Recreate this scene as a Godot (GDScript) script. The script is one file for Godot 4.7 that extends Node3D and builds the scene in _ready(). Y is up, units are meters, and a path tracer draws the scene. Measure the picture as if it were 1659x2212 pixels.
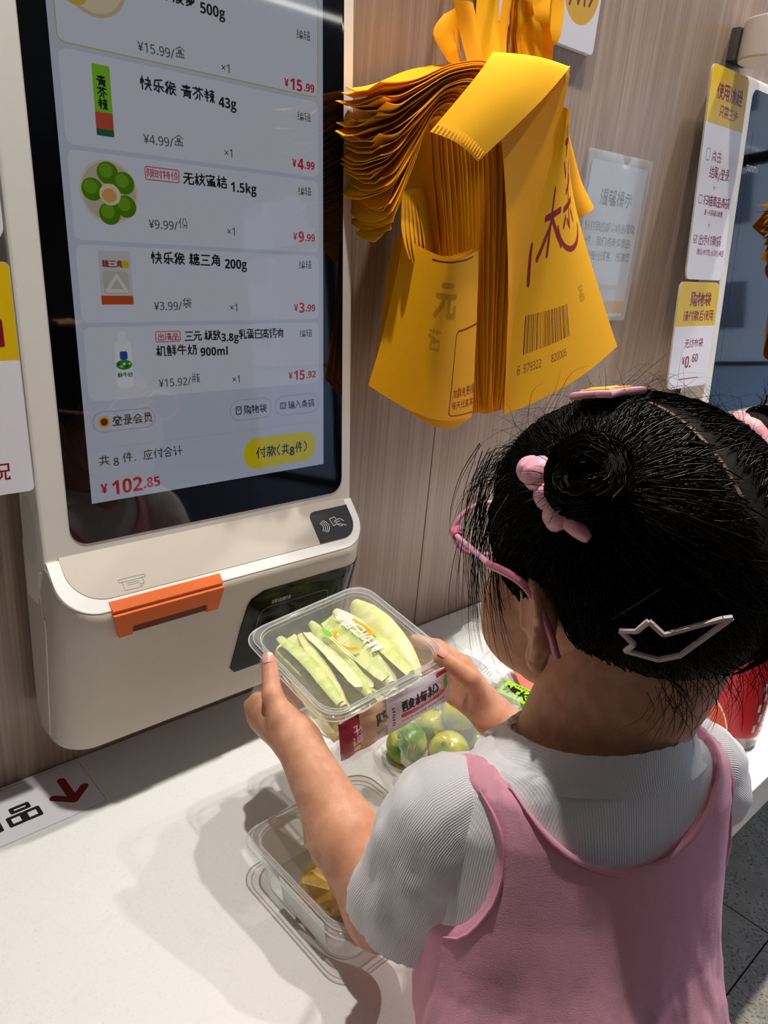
extends Node3D
# A child holds a box of cut fruit up to the scanner of a self-checkout; bags, notices and a second machine hang on the wood wall.
# x runs along the wall, y up, z out of the wall (the wall's face is z = 0); metres.

const TOP := 0.781          # counter top
var font_bold: Font
var font_thin: Font
var rng := RandomNumberGenerator.new()


func _ready() -> void:
	rng.seed = 7
	var f := SystemFont.new()
	f.font_names = PackedStringArray(["Droid Sans"])
	f.font_weight = 700
	font_bold = f
	var g := SystemFont.new()
	g.font_names = PackedStringArray(["Droid Sans"])
	font_thin = g
	camera_and_light()
	setting()
	counter()
	kiosk(0.0, true)
	kiosk(1.245, false)
	signs()
	bags()
	food()
	person()


func camera_and_light() -> void:
	var cam := Camera3D.new()
	cam.name = "camera"
	cam.transform = Transform3D(Basis(Vector3(0.73896, 0.08185, 0.66876), Vector3(0.17770, 0.93377, -0.31063), Vector3(-0.64989, 0.34838, 0.67548)).orthonormalized(), Vector3(0, 1.36, 0.72))
	cam.fov = 67.686
	cam.near = 0.02
	add_child(cam)
	cam.current = true
	var env := Environment.new()
	env.tonemap_mode = Environment.TONE_MAPPER_LINEAR
	env.tonemap_exposure = 1.15
	env.background_mode = Environment.BG_SKY
	var sky := Sky.new()
	var sm := ProceduralSkyMaterial.new()
	sm.sky_top_color = Color(0.46, 0.58, 0.78)
	sm.sky_horizon_color = Color(0.82, 0.85, 0.90)
	sm.ground_horizon_color = Color(0.60, 0.62, 0.62)
	sm.ground_bottom_color = Color(0.35, 0.35, 0.34)
	sm.sky_energy_multiplier = 2.2
	sm.ground_energy_multiplier = 1.2
	sky.sky_material = sm
	env.sky = sky
	env.sdfgi_enabled = true
	env.ssao_enabled = true
	env.ssil_enabled = true
	var we := WorldEnvironment.new()
	we.name = "environment"
	we.environment = env
	add_child(we)
	# the row of track spots over the counter, read from the two shadows of the held box, and a second row behind the camera
	for e in [[0.255, 2.25], [0.98, 1.5], [1.705, 1.7], [2.43, 1.2]]:
		spot(Vector3(e[0], 2.85, 0.285), Vector3(e[0], 0.0, 0.33), e[1])
	spot(Vector3(1.50, 2.85, 0.56), Vector3(1.32, 0.0, 0.62), 6.0, 17.0)
	for x in [-1.0, 0.8, 2.6]:
		spot(Vector3(x, 2.85, 2.35), Vector3(x, 0.0, 2.2), 0.3)
	strip_lamp(Vector3(1.4, 2.975, 3.0), 5.0, 0.1)


func spot(at: Vector3, aim: Vector3, energy: float, cone := 46.0) -> void:
	var n := base("ceiling_spotlight", at)
	tag(n, "white track spotlight on the ceiling pointing straight down", "spotlight", "track spotlights on the ceiling")
	var white := paint(Color(0.9, 0.9, 0.9), 0.4)
	var can := MB.new()
	can.lathe([[0.035, 0.0], [0.038, 0.003], [0.038, 0.10], [0.034, 0.106]], Vector3(0, 0.012, 0), 24, Basis(), false, true)
	put("can", can, white, n)
	var arm := MB.new()
	arm.lathe([[0.009, 0.0], [0.009, 0.03]], Vector3(0, 0.118, 0), 10)
	put("stem", arm, white, n)
	var lens := MB.new()
	lens.lathe([[0.0, 0.0], [0.033, 0.0], [0.033, 0.003]], Vector3(0, 0.016, 0), 24)
	var glow := paint(Color(0.9, 0.9, 0.85), 0.4)
	glow.emission_enabled = true
	glow.emission = Color(1.0, 0.96, 0.9)
	glow.emission_energy_multiplier = 6.0
	put("lens", lens, glow, n)
	var l := SpotLight3D.new()
	l.name = "spot_light"
	l.light_color = Color(1.0, 0.975, 0.945)
	l.light_energy = energy
	l.light_size = 0.022
	l.spot_range = 12.0
	l.spot_attenuation = 2.0
	l.spot_angle = cone
	l.spot_angle_attenuation = 0.6
	l.shadow_enabled = true
	n.add_child(l)
	l.position = Vector3(0, 0.006, 0)
	l.look_at_from_position(l.global_position, aim, Vector3.FORWARD)


func strip_lamp(at: Vector3, length: float, energy: float) -> void:
	var n := base("ceiling_strip_lamp", at)
	tag(n, "long white linear lamp running along the ceiling", "lamp")
	var b := MB.new()
	b.box(Vector3(0, 0.012, 0), Vector3(length, 0.024, 0.07), 0.003)
	put("housing", b, paint(Color(0.92, 0.92, 0.92), 0.4), n)
	var d := MB.new()
	d.box(Vector3(0, -0.002, 0), Vector3(length - 0.02, 0.004, 0.05))
	var glow := paint(Color(0.95, 0.95, 0.95), 0.4)
	glow.emission_enabled = true
	glow.emission = Color(1.0, 0.99, 0.97)
	glow.emission_energy_multiplier = 5.0
	put("diffuser", d, glow, n)
	var l := AreaLight3D.new()
	l.name = "strip_light"
	l.light_color = Color(1.0, 0.98, 0.95)
	l.light_energy = energy
	l.area_size = Vector2(length - 0.02, 0.05)
	l.shadow_enabled = true
	n.add_child(l)
	l.position = Vector3(0, -0.006, 0)
	l.rotation_degrees = Vector3(-90, 0, 0)

# Strokes of the characters in the place's writing, on a 0..9 grid (x, y down). A token of digits is a stroke; a sign with four digits is another entry set into that box.
const GLYPHS := {
	"亻": "8005 5359", "氵": "2072 0355 1985", "讠": "2052 04545997", "纟": "602363 731676 0988", "扌": "0292 505938 0694", "忄": "2215 5059 7294",
	"犭": "8013 21646739 5508", "木": "0393 5059 5308 5398", "禾": "7021 0393 5159 5308 5398", "米": "2143 8163 0494 5059 4508 5598", "钅": "5003 2282 1484 444997",
	"贝": "1016 108086 424609 6799", "口": "0009 009099 0999", "日": "0009 009099 0999 0494", "目": "0009 009099 0999 0393 0696", "田": "0009 009099 0999 0494 5059",
	"月": "101609 10909979 1393 1696", "土": "1383 5059 0999", "王": "0090 1484 0999 5059", "艹": "0494 3038 6068", "宀": "5052 06039386", "十": "0595 5059", "人": "5009 5399",
	"女": "402589 735609 0393", "灬": "1009 3049 6079 8099", "又": "108009 1299", "刀": "01918868 413509", "力": "02928868 504609", "攵": "3005 2292 7209 3499",
	"页": "0090 4032 贝1299", "鱼": "3003 317153 田1387 0999", "羊": "2032 7062 1383 1585 0797 5359", "阝": "0009 0070448647", "夬": "128285 0595 505509 5599",
	"辛": "4051 1282 3243 7263 0494 1686 5459", "束": "0191 1315 138385 1585 5059 5509 5599", "扁": "5051 128284 1484 121609 2629 269699 2797 4649 6669",
	"车": "0181 401484 0797 5359", "咠": "口2072 0494 2428 7479 2676 0998", "皿": "1019 108089 4049 6069 0999", "亥": "4051 0292 522565 8409 6699",
	"必": "0308 325897 8019 5162", "虫": "1215 128285 1585 5058 0898 7799", "吉": "0292 5054 1484 口1699", "艮": "108084 1282 1484 101947 4599 8567",
	"寸": "0292 707958 2446", "寺": "土1083 寸0499", "牜": "2003 1292 0695 5059", "介": "5005 5095 353719 7579", "分": "3005 6095 刀1699",
	"唐": "5051 1191 111609 3383 8385 2494 3585 5256 口3799", "衣": "5051 0292 4206 343958 8465 4399", "及": "1171548419 313509 4599", "至": "0191 511484 6395 1787 5559 0999",
	"孚": "8011 1223 4253 8272 148456 555939 0796", "丐": "0090 5054 5282 212686 868959", "几": "111609 11717999", "乃": "11816494 948969 313509",
	"并": "2031 7062 0393 0696 333619 7379", "瓦": "0191 312957 34747999 4556", "勿": "3005 22928969 5217 7239", "俞": "5003 5093 3363 月0459 7477 949989",
	"石": "0191 4106 口3589", "马": "107064 211595 958969 0777", "牛": "3004 2282 0595 5059", "示": "2171 0393 535939 2507 7597", "门": "1021 0209 31919979",
	"青": "1181 2272 0494 5054 月2589", "合": "5004 5094 3464 口2679", "立": "4051 0393 2437 7468 0999", "身": "5031 1117 11818979 1383 1585 0797 7709",
	"吏": "0191 1315 138385 1585 504609 2699", "方": "4051 0292 423509 44847959", "长": "8034 0595 202957 4599", "辶": "1122 04242709 1899", "君": "108084 0292 1484 4008 口3699",
	"令": "5004 5094 4354 257558 3769", "尤": "0393 403509 53599997 7081", "亭": "5051 0191 口3264 0605 0595 9596 2777 575949", "酉": "0090 1219 128289 1989 4035 606484 1686",
	"夋": "401383 6193 3415 6485 4518 367609 3799", "每": "3003 2191 232888 23837969 0595 4354 4667", "东": "0191 401484 545939 2608 7698", "周": "111609 11818979 3363 5255 3565 口3668",
	"言": "5051 0191 1383 1585 口1799", "是": "日2074 0595 5559 5787 2609 1799", "角": "4013 317153 232609 23838969 2585 2787 5358", "皮": "129284 121609 5055 257529 3699",
	"快": "忄0039 夬4099", "乐": "8021 211595 525938 3618 7698", "猴": "犭0039 亻3059 518183 5393 6455 5595 757659 7799", "芥": "艹0092 5206 5296 454729 6569", "辣": "辛0049 束5099",
	"编": "纟0039 扁4099", "辑": "车0039 咠4099", "盒": "5003 5093 3363 口3465 皿0699", "无": "1181 0494 514509 54599997", "核": "木0039 亥4099", "蜜": "宀0083 必1386 虫1599", "桔": "木0039 吉4099",
	"限": "阝0039 艮4099", "时": "日0138 寸4099", "特": "牜0039 寺4099", "价": "亻0039 介4099", "份": "亻0039 分4099", "糖": "米0039 唐4099", "三": "1191 2575 0999", "袋": "亻0034 3292 50527494 7081 衣0499",
	"出": "5059 212484 8184 151999 9599", "清": "氵0029 青3099", "品": "口2173 口0549 口5599", "元": "2171 0494 343609 64699997", "极": "木0039 及4099", "致": "至0049 攵5099", "乳": "孚0059 70799997",
	"蛋": "1080 5053 5282 2204 2494 虫1599", "白": "5031 日1199", "高": "5051 0191 口3264 1519 15858979 口3768", "钙": "钅0039 丐4099", "有": "0292 5006 月2389", "机": "木0039 几4099", "鲜": "鱼0049 羊5099",
	"奶": "女0049 乃5099", "瓶": "并0049 瓦5099", "登": "114105 1223 5095 8162 9273 3464 口3567 3748 6758 0999", "录": "207074 2272 0494 545939 2536 3719 8566 5799", "会": "5004 5094 2474 0696 462988 7799",
	"员": "口2072 贝1399", "购": "贝0059 6052 62929979 745777 7688", "物": "牜0039 勿4099", "输": "车0039 俞4099", "入": "3052 5209 5299", "条": "4013 317115 3295 1686 5459 3719 6799", "码": "石0049 马5099",
	"共": "0292 3036 6066 0696 3709 6799", "件": "亻0039 牛4099", "应": "5051 1191 111609 3447 5366 8358 2999", "付": "亻0039 寸4099", "计": "讠0039 十4099",
	"款": "f0059 g5099", "f": "0191 5053 1383 0595 555949 2608 7698", "g": "2004 229284 524509 5599", "去": "1282 5054 0494 442988 7699", "小": "505938 2407 7497", "菠": "艹0092 氵0329 皮3399",
	"萝": "艹0092 1315 138385 1585 4345 6365 4517 367619 4758", "，": "2819", "（": "70434679", "）": "20535629", "温": "氵0029 日4084 皿3599",
	"馨": "0141 2023 0343 0305 6063 608083 5484 8445 1585 5459 5507 5597 日3799", "提": "扌0039 是4099", "针": "钅0039 十4099", "对": "又0149 寸5099", "我": "4001 0393 313918 0655 60769997 8549 7182",
	"司": "01818969 0353 口0559", "部": "b0059 阝6099", "b": "4051 0292 2334 7365 0595 口1799", "标": "木0039 示4099", "们": "亻0039 门3099", "将": "0214 0725 3039 6043 519144 6273 4595 848969 5667",
	"更": "0191 1316 138386 1686 1484 514609 2699", "多": "5013 418105 4354 6527 569619 5768", "商": "5051 0191 3142 6162 1319 13838979 4435 5465 口3668", "留": "4011 111443 3243 51918474 6154 田1599",
	"给": "纟0039 合4099", "位": "亻0039 立4099", "顾": "0141 010519 232848 2343 4345 页5099", "客": "宀0083 4215 337306 3496 口3679", "感": "1191 1106 2343 口2445 51649695 8256 8091 1709 37497978 5668 8799",
	"谢": "讠0029 身3069 寸6099", "您": "亻0035 5032 419182 6165 4334 8394 1709 37497978 5668 8799", "的": "2011 日0149 6053 62929979 6577", "支": "0292 5054 248419 2599", "持": "扌0039 寺4099",
	"使": "亻0039 吏4099", "用": "101609 10808979 1383 1686 5059", "流": "氵0029 u3099", "u": "5051 0292 422484 6395 252709 5559 858999", "程": "禾0039 口5083 王4499", "只": "口2085 3609 6699",
	"需": "1080 0103 019193 5054 2333 6373 0595 4536 1619 168689 3739 6769", "步": "5054 5282 2124 0494 5557 3517 8519", "点": "5053 5282 口2386 灬1799", "击": "1282 0595 5059 161989 8689",
	"结": "纟0039 吉4099", "账": "贝0059 长4099", "扫": "扌0039 519198 5898 5595", "描": "扌0039 艹4093 田4499", "逐": "辶0099 3191 6143 427268 6558 5347 8374 6588", "一": "0595", "确": "石0049 角5099", "认": "讠0039 人4099",
	"数": "米0144 女0559 攵5099", "量": "日2072 0393 日2476 5459 1787 0999", "微": "亻0029 4043 3133 3353 5153 3555 374739 5759 攵6099", "信": "亻0039 言4099", "宝": "宀0083 王1399 7687",
	"云": "2171 0494 441988 6699", "闪": "门0099 人2379", "美": "2031 7061 1282 2373 0595 5256 0696 5609 5699", "团": "0009 009099 0999 2373 626858 5326", "请": "讠0029 青3099", "后": "8021 212509 2393 口3689",
	"纺": "纟0039 方4099", "布": "0292 4006 2428 248488 5359", "加": "力0059 口6299", "群": "君0049 羊5099", "营": "艹0092 040344 口2456 口2599", "富": "宀0083 2373 口2465 田1699", "子": "118153 535939 0595", "孜": "子0049 攵5099", "免": "4013 317152 1315 138385 1585 434609 65699997", "费": "108082 1282 121494 4035 6065 贝2599",
	"领": "令0049 页5099", "天": "1181 0494 514509 5499", "优": "亻0039 尤4099", "惠": "1181 口2265 2464 5056 0696 1709 37497978 5768 8799", "享": "5051 0191 口3264 158557 565949 0797", "不": "0191 5106 5359 5597",
	"停": "亻0039 亭4099", "酸": "酉0049 夋5099", "梅": "木0039 每4099", "粉": "米0039 分4099", "陈": "阝0039 东4099", "调": "讠0029 周3099", "切": "h0049 刀4199", "h": "0493 505997",
	"芒": "艹0092 5354 0595 252989", "果": "口1085 1282 5059 0696 4609 5699", "况": "1123 0835 口4094 555739 75799998", "￥": "1044 8044 4349 1575 1777",
}

# ---------------------------------------------------------------- mesh helpers
class MB:
	# collects triangles (clockwise seen from outside); normals are averaged up to a crease angle
	var v := PackedVector3Array()
	var uv := PackedVector2Array()
	func tri(a: Vector3, b: Vector3, c: Vector3, ua := Vector2.ZERO, ub := Vector2.ZERO, uc := Vector2.ZERO) -> void:
		v.append(a); v.append(b); v.append(c)
		uv.append(ua); uv.append(ub); uv.append(uc)
	func quad(a: Vector3, b: Vector3, c: Vector3, d: Vector3, ua := Vector2(0, 0), ub := Vector2(1, 0), uc := Vector2(1, 1), ud := Vector2(0, 1)) -> void:
		tri(a, b, c, ua, ub, uc); tri(a, c, d, ua, uc, ud)
	func loft(rings: Array, closed := true, cap0 := true, cap1 := true) -> void:
		var n: int = rings[0].size()
		var m := rings.size()
		var e := n if closed else n - 1
		for i in m - 1:
			var p: PackedVector3Array = rings[i]
			var q: PackedVector3Array = rings[i + 1]
			for j in e:
				var k := (j + 1) % n
				var u0 := float(j) / e
				var u1 := float(j + 1) / e
				var w0 := float(i) / (m - 1)
				var w1 := float(i + 1) / (m - 1)
				quad(p[j], p[k], q[k], q[j], Vector2(u0, w0), Vector2(u1, w0), Vector2(u1, w1), Vector2(u0, w1))
		if closed and cap0:
			cap(rings[0], true)
		if closed and cap1:
			cap(rings[m - 1], false)
	func cap(r: PackedVector3Array, flip: bool) -> void:
		var o := Vector3.ZERO
		for p in r:
			o += p
		o /= r.size()
		var nrm := Vector3.ZERO
		for j in r.size():
			nrm += (r[j] - o).cross(r[(j + 1) % r.size()] - o)
		nrm = nrm.normalized()
		var ax := (r[0] - o).normalized()
		var ay := nrm.cross(ax)
		var flat := PackedVector2Array()
		for p in r:
			flat.append(Vector2((p - o).dot(ax), (p - o).dot(ay)))
		var t := Geometry2D.triangulate_polygon(flat)
		for i in range(0, t.size(), 3):
			var a := t[i]
			var b := t[i + 1]
			var c := t[i + 2]
			var cw := (flat[b] - flat[a]).cross(flat[c] - flat[a]) < 0.0
			# ring runs counter-clockwise round nrm; the last ring's outside is along nrm when rings climb
			if cw == flip:
				tri(r[a], r[b], r[c], flat[a], flat[b], flat[c])
			else:
				tri(r[a], r[c], r[b], flat[a], flat[c], flat[b])
	func box(at: Vector3, size: Vector3, bevel := 0.0, basis := Basis()) -> void:
		var h := size * 0.5
		if bevel <= 0.0:
			var c := []
			for i in 8:
				c.append(at + basis * Vector3(h.x if i & 1 else -h.x, h.y if i & 2 else -h.y, h.z if i & 4 else -h.z))
			for f in [[2, 3, 1, 0], [7, 6, 4, 5], [6, 2, 0, 4], [3, 7, 5, 1], [6, 7, 3, 2], [0, 1, 5, 4]]:
				quad(c[f[0]], c[f[1]], c[f[2]], c[f[3]])
			return
		var poly := rrect(size.x, size.y, bevel, 2)
		extrude(poly, Transform3D(basis, at - basis * Vector3(0, 0, h.z)), size.z, bevel)
	static func rrect(w: float, h: float, r: float, seg := 4, corners := [1, 1, 1, 1]) -> PackedVector2Array:
		# counter-clockwise from the lower left; corners: ll lr ur ul
		var out := PackedVector2Array()
		var c := [Vector2(-w / 2, -h / 2), Vector2(w / 2, -h / 2), Vector2(w / 2, h / 2), Vector2(-w / 2, h / 2)]
		var inn := [Vector2(1, 1), Vector2(-1, 1), Vector2(-1, -1), Vector2(1, -1)]
		for k in 4:
			var rr: float = r * corners[k]
			if rr <= 0.0:
				out.append(c[k])
				continue
			var o: Vector2 = c[k] + inn[k] * rr
			for s in seg + 1:
				var a := PI + k * PI / 2 + s * PI / 2 / seg
				out.append(o + Vector2(cos(a), sin(a)) * rr)
		return out
	static func inset(poly: PackedVector2Array, d: float) -> PackedVector2Array:
		var out := PackedVector2Array()
		var n := poly.size()
		for i in n:
			var a := (poly[i] - poly[(i + n - 1) % n]).normalized()
			var b := (poly[(i + 1) % n] - poly[i]).normalized()
			var na := Vector2(-a.y, a.x)
			var nb := Vector2(-b.y, b.x)
			var mm := na + nb
			if mm.length() < 0.01:
				mm = na
			mm = mm.normalized()
			out.append(poly[i] + mm * d / maxf(0.4, mm.dot(na)))
		return out
	func extrude(poly: PackedVector2Array, xf: Transform3D, depth: float, bevel := 0.0) -> void:
		# poly counter-clockwise in xf's xy plane, pushed along xf's +z
		var rings := []
		var steps := [[0.0, bevel], [bevel * 0.3, bevel * 0.3], [bevel, 0.0], [depth - bevel, 0.0], [depth - bevel * 0.3, bevel * 0.3], [depth, bevel]] if bevel > 0.0 else [[0.0, 0.0], [depth, 0.0]]
		for s in steps:
			var pl := inset(poly, s[1]) if s[1] > 0.0 else poly
			var ring := PackedVector3Array()
			for p in pl:
				ring.append(xf * Vector3(p.x, p.y, s[0]))
			rings.append(ring)
		loft(rings)
	func lathe(profile: Array, at: Vector3, seg := 32, basis := Basis(), cap0 := true, cap1 := true) -> void:
		# profile: [radius, height] from the bottom up
		var rings := []
		for p in profile:
			var ring := PackedVector3Array()
			for j in seg:
				var a := -TAU * j / seg
				ring.append(at + basis * Vector3(cos(a) * p[0], p[1], sin(a) * p[0]))
			rings.append(ring)
		loft(rings, true, cap0 and profile[0][0] > 0.0001, cap1 and profile[-1][0] > 0.0001)
	func tube(pts: PackedVector3Array, rad, sides := 8, caps := true, flatten := 1.0, side := Vector3.ZERO) -> void:
		# rad: a number or one per point; flatten squeezes the section along `side`
		var rings := []
		var n := pts.size()
		var prev := Vector3.ZERO
		for i in n:
			var d := (pts[mini(i + 1, n - 1)] - pts[maxi(i - 1, 0)]).normalized()
			var x := prev
			if side != Vector3.ZERO:
				x = side
			elif i == 0:
				x = Vector3.UP if absf(d.y) < 0.9 else Vector3.RIGHT
			x = (x - d * x.dot(d)).normalized()
			prev = x
			var y := d.cross(x)
			var r: float = rad if rad is float else rad[i]
			var ring := PackedVector3Array()
			for j in sides:
				var a := TAU * j / sides
				ring.append(pts[i] + x * cos(a) * r * flatten + y * sin(a) * r)
			rings.append(ring)
		rings.reverse()
		loft(rings, true, caps, caps)
	func sheet(rows: Array, thick: float) -> void:
		# rows of points -> a cloth with both faces and its hems; uv runs 0..1 along and across
		var m := rows.size()
		var n: int = rows[0].size()
		var off := []
		for i in m:
			var o := PackedVector3Array()
			for j in n:
				var du: Vector3 = rows[i][mini(j + 1, n - 1)] - rows[i][maxi(j - 1, 0)]
				var dv: Vector3 = rows[mini(i + 1, m - 1)][j] - rows[maxi(i - 1, 0)][j]
				o.append(du.cross(dv).normalized() * thick * 0.5)
			off.append(o)
		for i in m - 1:
			for j in n - 1:
				var ua := Vector2(float(j) / (n - 1), float(i) / (m - 1))
				var ub := Vector2(float(j + 1) / (n - 1), float(i) / (m - 1))
				var uc := Vector2(float(j + 1) / (n - 1), float(i + 1) / (m - 1))
				var ud := Vector2(float(j) / (n - 1), float(i + 1) / (m - 1))
				quad(rows[i][j] - off[i][j], rows[i][j + 1] - off[i][j + 1], rows[i + 1][j + 1] - off[i + 1][j + 1], rows[i + 1][j] - off[i + 1][j], ua, ub, uc, ud)
				quad(rows[i][j + 1] + off[i][j + 1], rows[i][j] + off[i][j], rows[i + 1][j] + off[i + 1][j], rows[i + 1][j + 1] + off[i + 1][j + 1], ub, ua, ud, uc)
		for i in m - 1:
			for j in [0, n - 1]:
				var f: int = 1 if j else -1
				quad(rows[i][j] - off[i][j] * f, rows[i][j] + off[i][j] * f, rows[i + 1][j] + off[i + 1][j] * f, rows[i + 1][j] - off[i + 1][j] * f)
		for j in n - 1:
			for i in [0, m - 1]:
				var f: int = -1 if i else 1
				quad(rows[i][j] - off[i][j] * f, rows[i][j] + off[i][j] * f, rows[i][j + 1] + off[i][j + 1] * f, rows[i][j + 1] - off[i][j + 1] * f)
	func mesh(crease := 42.0) -> ArrayMesh:
		var nf := v.size() / 3
		var fn := PackedVector3Array()
		fn.resize(nf)
		var near := {}
		for f in nf:
			var k := f * 3
			fn[f] = (v[k + 2] - v[k]).cross(v[k + 1] - v[k])
			for c in 3:
				var key := Vector3i((v[k + c] * 50000.0).round())
				if near.has(key):
					near[key].append(f)
				else:
					near[key] = [f]
		var nn := PackedVector3Array()
		nn.resize(v.size())
		var lim := cos(deg_to_rad(crease))
		for f in nf:
			var own := fn[f].normalized()
			for c in 3:
				var s := Vector3.ZERO
				for g in near[Vector3i((v[f * 3 + c] * 50000.0).round())]:
					if fn[g].normalized().dot(own) >= lim:
						s += fn[g]
				nn[f * 3 + c] = s.normalized() if s.length() > 1e-14 else (own if own.length() > 0.5 else Vector3.UP)
		var a := []
		a.resize(Mesh.ARRAY_MAX)
		a[Mesh.ARRAY_VERTEX] = v
		a[Mesh.ARRAY_NORMAL] = nn
		a[Mesh.ARRAY_TEX_UV] = uv
		var out := ArrayMesh.new()
		out.add_surface_from_arrays(Mesh.PRIMITIVE_TRIANGLES, a)
		return out


func put(called: String, m, material: Material, parent: Node = null, crease := 42.0) -> MeshInstance3D:
	var o := MeshInstance3D.new()
	o.name = called
	o.mesh = m.mesh(crease) if m is MB else m
	o.material_override = material
	(parent if parent else self).add_child(o, true)
	return o


func base(called: String, at := Vector3.ZERO) -> Node3D:
	var o := Node3D.new()
	o.name = called
	o.position = at
	add_child(o, true)
	return o


func tag(o: Node, label: String, category: String, group := "") -> Node:
	o.set_meta("label", label)
	o.set_meta("category", category)
	if group:
		o.set_meta("group", group)
	return o


func structure(o: Node, label := "") -> Node:
	o.set_meta("kind", "structure")
	if label:
		o.set_meta("label", label)
	return o


func paint(c: Color, rough := 0.6, metal := 0.0, spec := 0.5) -> StandardMaterial3D:
	var m := StandardMaterial3D.new()
	m.albedo_color = c
	m.roughness = rough
	m.metallic = metal
	m.metallic_specular = spec
	return m


func pane(c: Color, alpha: float, rough := 0.06) -> StandardMaterial3D:
	var m := paint(Color(c.r, c.g, c.b, alpha), rough)
	m.transparency = BaseMaterial3D.TRANSPARENCY_ALPHA
	m.cull_mode = BaseMaterial3D.CULL_DISABLED
	return m


func rgb8(r: int, g: int, b: int) -> Color:
	return Color(r / 255.0, g / 255.0, b / 255.0)


func spline(pts: Array, steps := 8) -> PackedVector3Array:
	var out := PackedVector3Array()
	var n := pts.size()
	for i in n - 1:
		var p0: Vector3 = pts[maxi(i - 1, 0)]
		var p1: Vector3 = pts[i]
		var p2: Vector3 = pts[i + 1]
		var p3: Vector3 = pts[mini(i + 2, n - 1)]
		for s in steps:
			out.append(p1.cubic_interpolate(p2, p0, p3, float(s) / steps))
	out.append(pts[n - 1])
	return out


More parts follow.
